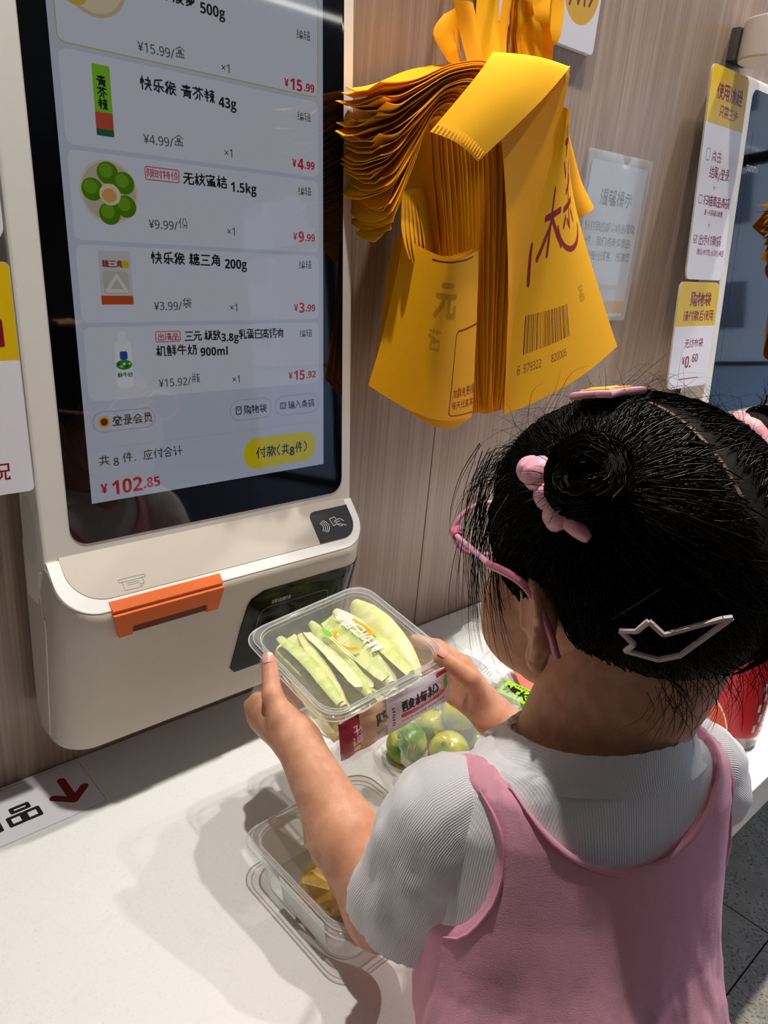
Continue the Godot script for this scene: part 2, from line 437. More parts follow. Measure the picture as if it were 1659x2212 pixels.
# ---------------------------------------------------------------- printing: strokes and type drawn on an Image
class Pic:
	var img: Image
	var glyphs: Dictionary
	var bold: Font
	var thin: Font
	func _init(w: int, h: int, c: Color, from: Dictionary, b: Font, t: Font) -> void:
		img = Image.create(w, h, false, Image.FORMAT_RGBA8)
		img.fill(c)
		glyphs = from
		bold = b
		thin = t
	func mix(x: int, y: int, c: Color, a: float) -> void:
		if x < 0 or y < 0 or x >= img.get_width() or y >= img.get_height() or a <= 0.0:
			return
		img.set_pixel(x, y, img.get_pixel(x, y).lerp(c, minf(1.0, a)))
	func rect(x: float, y: float, w: float, h: float, c: Color) -> void:
		img.fill_rect(Rect2i(int(x), int(y), int(w), int(h)), c)
	func rrect(x: float, y: float, w: float, h: float, r: float, c: Color, line := 0.0) -> void:
		# a filled rounded box, or only its outline of the given width
		var cx := x + w / 2
		var cy := y + h / 2
		for j in range(int(y) - 1, int(y + h) + 2):
			for i in range(int(x) - 1, int(x + w) + 2):
				if line > 0.0 and absf(i - cx) < w / 2 - r - line - 1 and absf(j - cy) < h / 2 - line - 1:
					continue
				if line > 0.0 and absf(j - cy) < h / 2 - r - line - 1 and absf(i - cx) < w / 2 - line - 1:
					continue
				var q := Vector2(maxf(0.0, absf(i + 0.5 - cx) - w / 2 + r), maxf(0.0, absf(j + 0.5 - cy) - h / 2 + r)).length() - r
				if q == -r:
					q = -minf(w / 2 - absf(i + 0.5 - cx), h / 2 - absf(j + 0.5 - cy))
				var a := clampf(0.5 - q, 0.0, 1.0)
				if line > 0.0:
					a = minf(a, clampf(0.5 + q + line, 0.0, 1.0))
				mix(i, j, c, a * c.a)
	func disc(cx: float, cy: float, rx: float, ry: float, c: Color) -> void:
		for j in range(int(cy - ry) - 1, int(cy + ry) + 2):
			for i in range(int(cx - rx) - 1, int(cx + rx) + 2):
				var q := Vector2((i + 0.5 - cx) / rx, (j + 0.5 - cy) / ry).length()
				mix(i, j, c, clampf((1.0 - q) * minf(rx, ry) + 0.5, 0.0, 1.0) * c.a)
	func line(a: Vector2, b: Vector2, w: float, c: Color) -> void:
		var h := w / 2
		var d := b - a
		var l := maxf(d.length_squared(), 0.0001)
		for j in range(int(minf(a.y, b.y) - h) - 1, int(maxf(a.y, b.y) + h) + 2):
			for i in range(int(minf(a.x, b.x) - h) - 1, int(maxf(a.x, b.x) + h) + 2):
				var p := Vector2(i + 0.5, j + 0.5)
				var t := clampf((p - a).dot(d) / l, 0.0, 1.0)
				var q := p.distance_to(a + d * t)
				if q < h + 0.5:
					mix(i, j, c, clampf(h + 0.5 - q, 0.0, 1.0) * c.a)
	func path(pts: Array, w: float, c: Color) -> void:
		for i in pts.size() - 1:
			line(pts[i], pts[i + 1], w, c)
	func glyph_lines(ch: String, box: Rect2, out: Array) -> void:
		if not glyphs.has(ch):
			return
		for tok in glyphs[ch].split(" ", false):
			var k := 0
			var named: bool = tok[0] < "0" or tok[0] > "9"
			if named:
				k = 1
			var pts := []
			while k + 1 < tok.length():
				pts.append(box.position + Vector2(int(tok[k]), int(tok[k + 1])) / 9.0 * box.size)
				k += 2
			if named:
				glyph_lines(tok[0], Rect2(pts[0], pts[1] - pts[0]), out)
			else:
				out.append(pts)
	func type_width(s: String, h: float, heavy: bool) -> float:
		return (bold if heavy else thin).get_string_size(s, HORIZONTAL_ALIGNMENT_LEFT, -1, 64).x / 64.0 * h * 1.25
	func type(s: String, x: float, y: float, h: float, c: Color, heavy: bool) -> float:
		# letters and digits: the outline triangles of the font, filled; h is the height of a capital plus a little
		var t := TextMesh.new()
		t.font = bold if heavy else thin
		t.font_size = 64
		t.pixel_size = 1.0 / 64
		t.depth = 0.0
		t.text = s
		t.horizontal_alignment = HORIZONTAL_ALIGNMENT_LEFT
		var k := h * 1.25
		var a := t.surface_get_arrays(0)
		var vv: PackedVector3Array = a[Mesh.ARRAY_VERTEX]
		var ix: PackedInt32Array = a[Mesh.ARRAY_INDEX] if a[Mesh.ARRAY_INDEX] != null else PackedInt32Array(range(vv.size()))
		var low := INF
		var bb := t.get_aabb()
		low = bb.position.y
		var cover := {}
		var base_y := y + h * 0.93
		# the baseline: digits sit on it, so take it from the font itself
		var off := 0.0
		for i in range(0, ix.size(), 3):
			var p := []
			for q in 3:
				var w := vv[ix[i + q]]
				p.append(Vector2(x + w.x * k, base_y - (w.y - off) * k))
			var area: float = (p[1] - p[0]).cross(p[2] - p[0])
			if absf(area) < 1e-9:
				continue
			var x0 := int(floorf(minf(p[0].x, minf(p[1].x, p[2].x))))
			var x1 := int(ceilf(maxf(p[0].x, maxf(p[1].x, p[2].x))))
			var y0 := int(floorf(minf(p[0].y, minf(p[1].y, p[2].y))))
			var y1 := int(ceilf(maxf(p[0].y, maxf(p[1].y, p[2].y))))
			for j in range(y0, y1):
				for ii in range(x0, x1):
					var hit := 0
					for sub in 9:
						var z := Vector2(ii + (sub % 3 + 0.5) / 3.0, j + (sub / 3 + 0.5) / 3.0)
						var e0: float = (p[1] - p[0]).cross(z - p[0]) * area
						var e1: float = (p[2] - p[1]).cross(z - p[1]) * area
						var e2: float = (p[0] - p[2]).cross(z - p[2]) * area
						if e0 >= 0 and e1 >= 0 and e2 >= 0:
							hit += 1
					if hit:
						var key := Vector2i(ii, j)
						cover[key] = cover.get(key, 0.0) + hit / 9.0
		for key in cover:
			mix(key.x, key.y, c, cover[key] * c.a)
		return type_width(s, h, heavy)
	func text(s: String, x: float, y: float, h: float, c: Color, weight := 0.085, heavy := true, squeeze := 1.0, gap := 0.06) -> float:
		var run := ""
		var at := x
		for k in s.length() + 1:
			var ch := s[k] if k < s.length() else ""
			var wide := ch != "" and ch.unicode_at(0) > 0x2000
			if not wide and ch != "":
				run += ch
			if (wide or ch == "") and run != "":
				at += type(run, at, y, h * 0.86, c, heavy) + h * gap
				run = ""
			if wide:
				var lines := []
				var w := h * squeeze
				glyph_lines(ch, Rect2(at + w * 0.06, y + h * 0.06, w * 0.88, h * 0.88), lines)
				for l in lines:
					path(l, maxf(1.0, h * weight), c)
				at += w * (1.0 + gap)
		return at - x
	func texture() -> ImageTexture:
		img.generate_mipmaps()
		return ImageTexture.create_from_image(img)


func pic(w: int, h: int, c: Color) -> Pic:
	return Pic.new(w, h, c, GLYPHS, font_bold, font_thin)


func printed(p: Pic, rough := 0.5) -> StandardMaterial3D:
	var m := paint(Color.WHITE, rough)
	m.albedo_texture = p.texture()
	m.texture_repeat = false
	return m


func ink(lines: Array, xf: Transform3D, width: float) -> MB:
	# thin raised printing: flat ribbons along polylines in xf's xy plane
	var b := MB.new()
	for l in lines:
		for i in l.size() - 1:
			var d: Vector2 = (l[i + 1] - l[i])
			if d.length() < 1e-7:
				continue
			d = d.normalized() * width * 0.5
			var s := Vector2(-d.y, d.x)
			var p: Vector2 = l[i] - d * 0.6
			var q: Vector2 = l[i + 1] + d * 0.6
			var c := [p + s, q + s, q - s, p - s]
			b.quad(xf * Vector3(c[0].x, c[0].y, 0), xf * Vector3(c[1].x, c[1].y, 0), xf * Vector3(c[2].x, c[2].y, 0), xf * Vector3(c[3].x, c[3].y, 0))
	return b


func letters(s: String, height: float) -> Array:
	# stroke lines of a row of characters, y up, starting at the origin
	var p := pic(1, 1, Color.WHITE)
	var out := []
	for k in s.length():
		var l := []
		p.glyph_lines(s[k], Rect2(k * height * 1.1, -height, height, height), l)
		for one in l:
			var w := []
			for q in one:
				w.append(Vector2(q.x, -q.y - height))
			out.append(w)
	return out


# ---------------------------------------------------------------- the setting
func grain_image(w: int, h: int, dark: Color, light: Color, stretch: int, sd: int) -> Image:
	var a := FastNoiseLite.new()
	a.seed = sd
	a.frequency = 0.055
	a.fractal_octaves = 4
	var fine := a.get_seamless_image(w, maxi(8, h / stretch))
	fine.resize(w, h, Image.INTERPOLATE_CUBIC)
	var b := FastNoiseLite.new()
	b.seed = sd + 3
	b.frequency = 0.009
	b.fractal_octaves = 3
	var broad := b.get_seamless_image(w, maxi(8, h / 4))
	broad.resize(w, h, Image.INTERPOLATE_CUBIC)
	var c := FastNoiseLite.new()
	c.seed = sd + 9
	c.frequency = 0.35
	c.fractal_octaves = 1
	var pore := c.get_seamless_image(w, maxi(8, h / (stretch * 2)))
	pore.resize(w, h, Image.INTERPOLATE_BILINEAR)
	var out := Image.create(w, h, false, Image.FORMAT_RGB8)
	for y in h:
		for x in w:
			var t := fine.get_pixel(x, y).r * 0.6 + broad.get_pixel(x, y).r * 0.4
			t = clampf((t - 0.5) * 1.5 + 0.5, 0.0, 1.0)
			var p := pore.get_pixel(x, y).r
			if p < 0.36:
				t -= (0.36 - p) * 0.9
			out.set_pixel(x, y, dark.lerp(light, clampf(t, 0.0, 1.0)))
	out.generate_mipmaps()
	return out


func noise_image(n: int, freq: float, oct: int, sd: int) -> Image:
	var a := FastNoiseLite.new()
	a.seed = sd
	a.frequency = freq
	a.fractal_octaves = oct
	return a.get_seamless_image(n, n)


func setting() -> void:
	# wood laminate wall: boards 1.22 m wide with a hairline joint
	var wood := paint(Color.WHITE, 0.30, 0.0, 0.5)
	wood.albedo_texture = ImageTexture.create_from_image(grain_image(1024, 512, rgb8(142, 121, 104), rgb8(178, 157, 139), 22, 4))
	var wall := base("wall_back")
	structure(wall, "pale brown wood laminate wall behind the machines")
	var core := MB.new()
	core.box(Vector3(0, 1.5, -0.07), Vector3(8.2, 3.0, 0.1))
	put("wall_core", core, paint(rgb8(90, 72, 58), 0.8), wall)
	for i in 8:
		var x0 := -4.1 + i * 1.22 - 0.0 if i else -4.1
		x0 = 0.779 + (i - 4) * 1.22
		var w := 1.22 - 0.0016
		var b := MB.new()
		b.extrude(MB.rrect(w, 3.0, 0.0006, 1), Transform3D(Basis(), Vector3(x0 + 0.61, 1.5, -0.018)), 0.018, 0.0006)
		for k in b.v.size():
			b.uv[k] = Vector2(b.v[k].x * 3.1 + i * 0.37, b.v[k].y * 1.1 + i * 0.21)
		put("panel", b, wood, wall)
	# floor of dark grey speckled tiles
	var spk := noise_image(512, 0.12, 2, 11)
	var spk2 := noise_image(512, 0.02, 3, 12)
	var ti := Image.create(512, 512, false, Image.FORMAT_RGB8)
	for y in 512:
		for x in 512:
			var t := spk.get_pixel(x, y).r
			var c := rgb8(134, 128, 117).lerp(rgb8(160, 153, 140), spk2.get_pixel(x, y).r)
			if t < 0.26:
				c = c.darkened(0.45)
			elif t > 0.79:
				c = c.lightened(0.25)
			ti.set_pixel(x, y, c)
	ti.generate_mipmaps()
	var tile := paint(Color.WHITE, 0.55)
	tile.albedo_texture = ImageTexture.create_from_image(ti)
	var floor_ := base("floor")
	structure(floor_, "dark grey speckled floor tiles")
	var bed := MB.new()
	bed.box(Vector3(0, -0.06, 4.0), Vector3(8.4, 0.1, 8.4))
	put("floor_bed", bed, paint(rgb8(40, 38, 36), 0.9), floor_)
	var tm := MB.new()
	tm.extrude(MB.rrect(0.797, 0.797, 0.001, 1), Transform3D(Basis(Vector3.RIGHT, Vector3.FORWARD, Vector3.UP), Vector3(0, -0.012, 0)), 0.012, 0.001)
	for k in tm.v.size():
		tm.uv[k] = Vector2(tm.v[k].x, tm.v[k].z) * 1.7
	var tmesh := tm.mesh()
	for i in 11:
		for j in 11:
			var o := put("tile", tmesh, tile, floor_)
			o.position = Vector3(1.527 - 0.4 + (i - 6) * 0.8, 0, 0.4 + j * 0.8 - 0.35)
			if o.position.x > 4.5 or o.position.x < -4.5:
				o.free()
	# ceiling and the other walls
	var cm := paint(Color(0.66, 0.66, 0.65), 0.9)
	var c := MB.new()
	c.box(Vector3(0, 3.06, 4.0), Vector3(8.4, 0.12, 8.4))
	structure(put("ceiling", c, cm), "plain white ceiling")
	var wm := paint(Color(0.55, 0.54, 0.52), 0.85)
	var l := MB.new()
	l.box(Vector3(-4.1, 1.5, 4.0), Vector3(0.12, 3.0, 8.4))
	structure(put("wall_left", l, wm), "plain light wall at the far left of the shop")
	var fr := MB.new()
	fr.box(Vector3(0, 1.5, 8.1), Vector3(8.4, 3.0, 0.12))
	structure(put("wall_front", fr, wm), "plain light wall behind the photographer")
	# right wall: tall shop windows under a soffit
	var rw := MB.new()
	rw.box(Vector3(4.06, 2.755, 4.0), Vector3(0.14, 0.49, 8.4))
	rw.box(Vector3(4.06, 1.255, 7.0), Vector3(0.14, 2.51, 2.4))
	rw.box(Vector3(4.06, 1.255, 0.05), Vector3(0.14, 2.51, 0.5))
	structure(put("wall_right", rw, wm), "light wall with the shop windows")
	var alu := paint(Color(0.20, 0.21, 0.22), 0.45, 0.3)
	for i in 4:
		var z0 := 0.3 + i * 1.375
		var win := base("window_%d" % (i + 1))
		structure(win, "tall shop window with a dark frame")
		var b := MB.new()
		for e in [[Vector3(4.06, 0.03, z0 + 0.6875), Vector3(0.07, 0.06, 1.375)], [Vector3(4.06, 2.48, z0 + 0.6875), Vector3(0.07, 0.06, 1.375)], [Vector3(4.06, 1.255, z0 + 0.03), Vector3(0.07, 2.4, 0.06)], [Vector3(4.06, 1.255, z0 + 1.345), Vector3(0.07, 2.4, 0.06)], [Vector3(4.06, 2.02, z0 + 0.6875), Vector3(0.06, 0.05, 1.3)]]:
			b.box(e[0], e[1], 0.004)
		put("window_frame", b, alu, win)
		var gl := MB.new()
		gl.box(Vector3(4.06, 1.255, z0 + 0.6875), Vector3(0.008, 2.4, 1.26))
		put("pane", gl, pane(Color(0.85, 0.93, 0.92), 0.06, 0.02), win)
	outside()


func outside() -> void:
	var g := MB.new()
	g.box(Vector3(64.5, -0.2, 10), Vector3(120, 0.1, 140))
	structure(put("street", g, paint(rgb8(128, 126, 120), 0.9)), "grey street outside the windows")
	var tints := [rgb8(188, 182, 170), rgb8(170, 160, 150), rgb8(196, 192, 186)]
	var dark := paint(rgb8(60, 72, 84), 0.15)
	for i in 3:
		var at: Vector3 = [Vector3(34, 0, 16), Vector3(30, 0, 42), Vector3(46, 0, 68)][i]
		var size: Vector3 = [Vector3(14, 26, 12), Vector3(12, 44, 16), Vector3(16, 34, 18)][i]
		var n := base("apartment_building", at)
		tag(n, ["lower pale tower block mirrored in the machine screen", "tallest tower block mirrored in the machine screen", "farthest wide tower block mirrored in the machine screen"][i], "building")
		var b := MB.new()
		b.box(Vector3(0, size.y / 2, 0), size)
		put("tower_wall", b, paint(tints[i], 0.85), n)
		var wmesh := MB.new()
		wmesh.box(Vector3.ZERO, Vector3(0.16, 1.5, 1.6))
		var wm := wmesh.mesh()
		for fl in int(size.y / 3.4):
			for k in int(size.z / 3.2):
				var o := put("window", wm, dark, n)
				o.position = Vector3(-size.x / 2, 1.9 + fl * 3.4, -size.z / 2 + 1.7 + k * 3.2)


func counter() -> void:
	var sp := noise_image(512, 0.45, 1, 21)
	var vein := noise_image(512, 0.008, 4, 22)
	var im := Image.create(512, 512, false, Image.FORMAT_RGB8)
	for y in 512:
		for x in 512:
			var c := rgb8(222, 221, 219)
			var v := absf(vein.get_pixel(x, y).r - 0.5)
			if v < 0.012:
				c = c.lerp(rgb8(206, 203, 200), (0.012 - v) / 0.012 * 0.16)
			var t := sp.get_pixel(x, y).r
			if t < 0.2:
				c = c.darkened((0.2 - t) * 0.35)
			im.set_pixel(x, y, c)
	im.generate_mipmaps()
	var stone := paint(Color.WHITE, 0.32)
	stone.albedo_texture = ImageTexture.create_from_image(im)
	stone.uv1_triplanar = true
	stone.uv1_world_triplanar = true
	stone.uv1_scale = Vector3(1.6, 1.6, 1.6)
	var n := base("checkout_counter", Vector3(0.5, 0, 0.25))
	tag(n, "long white stone counter under the machines", "counter")
	var b := MB.new()
	b.extrude(MB.rrect(0.505, 0.057, 0.003, 3), Transform3D(Basis(Vector3(0, 0, -1), Vector3.UP, Vector3.RIGHT), Vector3(-3.0, TOP - 0.0285, 0.0045)), 6.0, 0.003)
	put("worktop", b, stone, n)
	var w := MB.new()
	w.box(Vector3(0, 0.362, -0.145), Vector3(5.9, 0.724, 0.20), 0.002)
	put("cabinet", w, paint(rgb8(196, 194, 190), 0.5), n)
	var k := MB.new()
	k.box(Vector3(0, 0.04, -0.143), Vector3(5.88, 0.08, 0.21))
	put("plinth", k, paint(rgb8(70, 70, 70), 0.6), n)
	# the sticker lying on the counter: 商品 and a red arrow
	var p := pic(900, 400, rgb8(226, 222, 230))
	p.rrect(2, 2, 896, 396, 8, rgb8(150, 146, 160), 3)
	p.text("扫描商品", -10, 150, 150, rgb8(30, 24, 24), 0.13, true, 1.0, 0.08)
	var red := rgb8(128, 24, 34)
	p.path([Vector2(775, 110), Vector2(775, 285)], 40, red)
	p.path([Vector2(700, 220), Vector2(775, 290), Vector2(850, 220)], 40, red)
	var s := MB.new()
	s.extrude(MB.rrect(0.19, 0.0795, 0.003, 3), Transform3D(Basis(Vector3.RIGHT, Vector3.FORWARD, Vector3.UP), Vector3.ZERO), 0.0004, 0.0)
	for q in s.v.size():
		s.uv[q] = Vector2(s.v[q].x / 0.19 + 0.5, s.v[q].z / 0.0795 + 0.5)
	var o := put("counter_sticker", s, printed(p, 0.35))
	o.position = Vector3(0.155, TOP, 0.0475)
	tag(o, "white counter sticker with black characters and a dark red arrow", "sticker")


# ---------------------------------------------------------------- the self-checkout machines
func kiosk(dx: float, lit: bool) -> void:
	var xl := 0.2098
	var xr := 0.567
	var cx := (xl + xr) / 2
	var n := base("self_checkout_kiosk", Vector3(cx + dx, 0, 0))
	tag(n, "white self-checkout machine with lit screen, orange printer mouth and scanner window" if lit else "second white self-checkout machine with dark screen at the right edge", "kiosk")
	var hw := (xr - xl) / 2
	var shell := paint(rgb8(232, 226, 216), 0.42)
	var beige := paint(rgb8(200, 190, 176), 0.5)
	var dark := paint(rgb8(54, 55, 58), 0.5)
	var glass := paint(rgb8(6, 6, 8), 0.035, 0.0, 0.62)
	var tilt := deg_to_rad(5.2)
	var sx := Transform3D(Basis(Vector3.RIGHT, -tilt), Vector3(0, 1.055, 0.0714))   # screen plane: x right, y up the slope, z out
	# head: the slab that carries the screen
	var prof := PackedVector2Array([Vector2(0.0714, 1.045), Vector2(0.0714, 1.055), Vector2(0.0175, 1.650), Vector2(0.0145, 1.656), Vector2(0.002, 1.656), Vector2(0.002, 1.35), Vector2(0.017, 1.15), Vector2(0.017, 1.0), Vector2(0.05, 1.0)])
	var b := MB.new()
	b.extrude(prof, Transform3D(Basis(Vector3(0, 0, 1), Vector3.UP, Vector3.LEFT), Vector3(hw, 0, 0)), hw * 2, 0.004)
	put("screen_housing", b, shell, n)
	# lower body: plan outline with round front corners, its top cut along the sloping ledge
	var ring := func(zb: float, zf: float, r: float, inset: float, y: float, slope: bool) -> PackedVector3Array:
		var out := PackedVector3Array()
		var w := hw - inset - 0.0003
		out.append(Vector3(-w, y, zb)); out.append(Vector3(w, y, zb))
		for s in 11:
			var a := s * PI / 2 / 10
			out.append(Vector3(w - r + cos(a) * r, y, zf - r + sin(a) * r))
		for s in 11:
			var a := PI / 2 + s * PI / 2 / 10
			out.append(Vector3(-w + r + cos(a) * r, y, zf - r + sin(a) * r))
		if slope:
			for k in out.size():
				out[k].y = minf(1.06, 1.0165 + (0.1075 - out[k].z) * 1.08 + (y - 1.0165))
		out.reverse()
		return out
	var rings := [ring.call(0.040, 0.076, 0.030, 0.010, 0.846, false), ring.call(0.034, 0.081, 0.032, 0.004, 0.848, false), ring.call(0.026, 0.084, 0.034, 0.0005, 0.854, false), ring.call(0.017, 0.0875, 0.035, 0.0, 0.876, false), ring.call(0.017, 0.1000, 0.035, 0.0, 0.945, false), ring.call(0.017, 0.1100, 0.035, 0.0, 0.985, false), ring.call(0.017, 0.1135, 0.035, 0.0, 1.0105, true), ring.call(0.018, 0.1130, 0.035, 0.0006, 1.0153, true), ring.call(0.020, 0.1110, 0.034, 0.0022, 1.0165, true)]
	var lb := MB.new()
	lb.loft(rings)
	put("body", lb, beige, n, 30.0)
	# the bright rim round the ledge and the ledge's inset panel
	var sl := atan2(1.08, 1.0)
	var lx := Transform3D(Basis(Vector3.RIGHT, -(PI / 2 - sl)) * Basis(Vector3.RIGHT, 0), Vector3(0, 1.0165, 0.1075))
	var ux := Vector3.RIGHT
	var uy := Vector3(0, sin(sl), -cos(sl))            # up the slope
	var uz := Vector3(0, cos(sl), sin(sl))             # out of it
	lx = Transform3D(Basis(ux, uy, uz), Vector3(0, 1.0165, 0.1075))
	var ll := 0.052
	var outer := PackedVector2Array()
	for p in MB.rrect(hw * 2 - 0.003, ll + 0.006, 0.036, 10, [1, 1, 0, 0]):
		outer.append(p + Vector2(0, ll / 2 - 0.003))
	var rm := MB.new()
	rm.extrude(outer, lx * Transform3D(Basis(), Vector3(0, 0, -0.006)), 0.0072, 0.0012)
	put("ledge_rim", rm, paint(rgb8(244, 241, 236), 0.35), n)
	var innr := PackedVector2Array()
	for p in MB.rrect(hw * 2 - 0.026, ll - 0.004, 0.034, 10, [1, 0.8, 0, 0]):
		innr.append(p + Vector2(0, ll / 2 + 0.004))
	var lp := MB.new()
	lp.extrude(innr, lx * Transform3D(Basis(), Vector3(0, 0, 0.0)), 0.0018, 0.0003)
	put("ledge_panel", lp, beige, n)
	# card reader pad with its printed sign
	var pad := PackedVector2Array()
	for p in MB.rrect(0.0565, 0.0385, 0.0085, 6, [0, 2.6, 0, 1]):
		pad.append(p + Vector2(hw - 0.0128 - 0.02825, 0.0062 + 0.01925))
	var pb := MB.new()
	pb.extrude(pad, lx * Transform3D(Basis(), Vector3(0, 0, 0.0012)), 0.0012, 0.0002)
	var po := put("card_pad", pb, dark, n)
	var lines := []
	for k in 4:
		var arc := []
		for s in 9:
			var a := deg_to_rad(-52 + 104.0 * s / 8)
			arc.append(Vector2(-0.013, 0.0) + Vector2(-cos(a), sin(a)) * (0.0 + 0.001) + Vector2(k * 0.0028 + (cos(a) - 1.0) * 0.008 * (1 + k * 0.3), sin(a) * 0.0050 * (1.0 + k * 0.22)))
		lines.append(arc)
	lines.append([Vector2(-0.0015, 0.0075), Vector2(0.0065, 0.0085), Vector2(0.0075, 0.005)])
	lines.append([Vector2(-0.0015, 0.0075), Vector2(0.0003, -0.0015), Vector2(0.005, -0.0005)])
	lines.append([Vector2(0.0035, 0.0028), Vector2(0.0045, 0.0042), Vector2(0.0075, 0.004), Vector2(0.012, 0.0055), Vector2(0.017, 0.0015)])
	lines.append([Vector2(0.0035, 0.0028), Vector2(0.0055, 0.0015), Vector2(0.011, 0.0022)])
	lines.append([Vector2(0.0055, 0.0005), Vector2(0.009, -0.0035), Vector2(0.0115, -0.004), Vector2(0.013, -0.0025), Vector2(0.018, -0.0045)])
	lines.append([Vector2(0.0065, -0.0015), Vector2(0.0105, -0.0008), Vector2(0.013, -0.0025)])
	put("card_sign", ink(lines, lx * Transform3D(Basis(), Vector3(hw - 0.043, 0.0245, 0.0026)), 0.0007), paint(rgb8(228, 228, 228), 0.6), po)
	# receipt printer mouth
	var orange := paint(rgb8(226, 106, 34), 0.45)
	var px := Transform3D(Basis(), Vector3(-0.0768 - 0.0015, 0, 0))
	var ob := MB.new()
	var face := Basis(Vector3.RIGHT, deg_to_rad(7))
	# top lip on the slope, then a front plate with a slot
	var lip := PackedVector2Array([Vector2(-0.0575, -0.007), Vector2(0.0575, -0.007), Vector2(0.0575, 0.004), Vector2(-0.0575, 0.004)])
	ob.extrude(lip, px * lx * Transform3D(Basis(), Vector3(0, -0.001, -0.004)), 0.0068, 0.0008)
	var fx := px * Transform3D(face, Vector3(0, 0.9975, 0.1075))
	for e in [[-0.0575, -0.0390, -0.0520, -0.0390], [0.0390, 0.0575, 0.0390, 0.0520]]:
		ob.extrude(PackedVector2Array([Vector2(e[2], -0.0125), Vector2(e[3], -0.0125), Vector2(e[1], 0.0125), Vector2(e[0], 0.0125)]), fx, 0.0085, 0.0006)
	ob.extrude(PackedVector2Array([Vector2(-0.0395, -0.0032), Vector2(0.0395, -0.0032), Vector2(0.0395, 0.0125), Vector2(-0.0395, 0.0125)]), fx, 0.0085, 0.0006)
	var om := put("printer_mouth", ob, orange, n)
	var slot := MB.new()
	slot.box(Vector3.ZERO, Vector3(0.078, 0.0095, 0.004), 0.0)
	var so := put("paper_slot", slot, paint(rgb8(96, 30, 18), 0.5), om)
	so.transform = fx * Transform3D(Basis(), Vector3(0, -0.0078, 0.003))
	# small printed receipt sign on the ledge
	var rl := [[Vector2(-0.0125, 0.004), Vector2(0.0125, 0.004), Vector2(0.0135, 0.0025), Vector2(0.0125, 0.001), Vector2(-0.0125, 0.001), Vector2(-0.0135, 0.0025), Vector2(-0.0125, 0.004)], [Vector2(-0.010, 0.0025), Vector2(-0.010, -0.0075), Vector2(0.006, -0.0075), Vector2(0.010, -0.0045), Vector2(0.010, 0.0025)], [Vector2(-0.006, -0.001), Vector2(0.006, -0.001)], [Vector2(-0.006, -0.003), Vector2(0.006, -0.003)], [Vector2(0.006, -0.0075), Vector2(0.006, -0.0045), Vector2(0.010, -0.0045)]]
	put("receipt_sign", ink(rl, lx * Transform3D(Basis(), Vector3(-0.108, 0.017, 0.00195)), 0.0004), paint(rgb8(120, 116, 110), 0.6), n)
	# scanner window: smoked plastic let into the right of the front, wrapping the corner
	var zf := func(y: float) -> float: return lerpf(0.1000, 0.1100, clampf((y - 0.945) / 0.04, -2.0, 1.0)) if y > 0.945 else lerpf(0.0875, 0.1000, (y - 0.876) / 0.069)
	var scan := MB.new()
	var sr := []
	var xs := []
	for k in 10:
		xs.append(Vector2(lerpf(0.012, hw - 0.035, k / 9.0), 0.0))
	for k in 8:
		xs.append(Vector2(hw - 0.035, (k + 1) / 8.0 * PI / 2 * 0.96))
	for yy in 15:
		var y := lerpf(0.884, 0.988, yy / 14.0)
		var row := PackedVector3Array()
		for q in xs:
			var z: float = zf.call(y)
			var x: float = q.x
			# rounded lower-left and upper-left corners and a slanting left side
			var lx0 := 0.002 + (y - 0.884) / 0.104 * 0.013
			var rad := 0.016
			var e := 0.0
			if y > 0.988 - rad:
				e = rad - sqrt(maxf(0.0, rad * rad - pow(y - (0.988 - rad), 2)))
			elif y < 0.884 + 0.007:
				e = 0.007 - sqrt(maxf(0.0, 0.007 * 0.007 - pow(0.884 + 0.007 - y, 2)))
			if q.y == 0.0:
				x = lerpf(lx0 + e, hw - 0.035, (q.x - 0.012) / (hw - 0.035 - 0.012))
				row.append(Vector3(x, y, z + 0.0006))
			else:
				row.append(Vector3(hw - 0.035 + sin(q.y) * 0.0356, y, z - 0.035 + cos(q.y) * 0.0356))
		sr.append(row)
	scan.sheet(sr, 0.0012)
	var so2 := put("scanner_window", scan, paint(rgb8(6, 7, 6), 0.05, 0.0, 0.36), n)
	# printed codes on the scanner window (bars only) and the inner window outline
	var bars := []
	var bx := 0.045
	rng.seed = 5
	for k in 13:
		bars.append([Vector2(bx, 0.0), Vector2(bx, 0.0118 if k % 4 else 0.0135)])
		bx += rng.randf_range(0.0012, 0.0024)
	var ix := Transform3D(Basis(Vector3.RIGHT, deg_to_rad(12)), Vector3(0, 0.9665, zf.call(0.9665) + 0.0014))
	put("printed_bars", ink(bars, ix, 0.0006), paint(rgb8(200, 200, 196), 0.5), so2)
	var il := [[Vector2(0.026, -0.062), Vector2(0.030, -0.012), Vector2(0.034, -0.006), Vector2(0.040, -0.0035), Vector2(0.118, -0.0035), Vector2(0.123, -0.006), Vector2(0.125, -0.012), Vector2(0.125, -0.055)]]
	put("window_outline", ink(il, ix, 0.0005), paint(rgb8(120, 122, 118), 0.5), so2)
	# glass front, the display behind it
	var gp := PackedVector2Array()
	for p in MB.rrect(0.317, 0.578, 0.017, 8):
		gp.append(p + Vector2((0.2355 + 0.5525) / 2 - cx, 0.010 + 0.289))
	var gb := MB.new()
	gb.extrude(gp, sx * Transform3D(Basis(), Vector3(0, 0, -0.004)), 0.0047, 0.0004)
	var go := put("glass_front", gb, glass, n)
	var dp := MB.new()
	var w2 := 0.13385
	var yb := 0.0471
	var ctr := (0.2575 + 0.5252) / 2 - cx
	var quad := [Vector3(ctr - w2, yb + 0.4759, 0), Vector3(ctr + w2, yb + 0.4759, 0), Vector3(ctr + w2, yb, 0), Vector3(ctr - w2, yb, 0)]
	for k in 4:
		quad[k] = sx * (quad[k] + Vector3(0, 0, 0.0009))
	dp.quad(quad[0], quad[1], quad[2], quad[3])
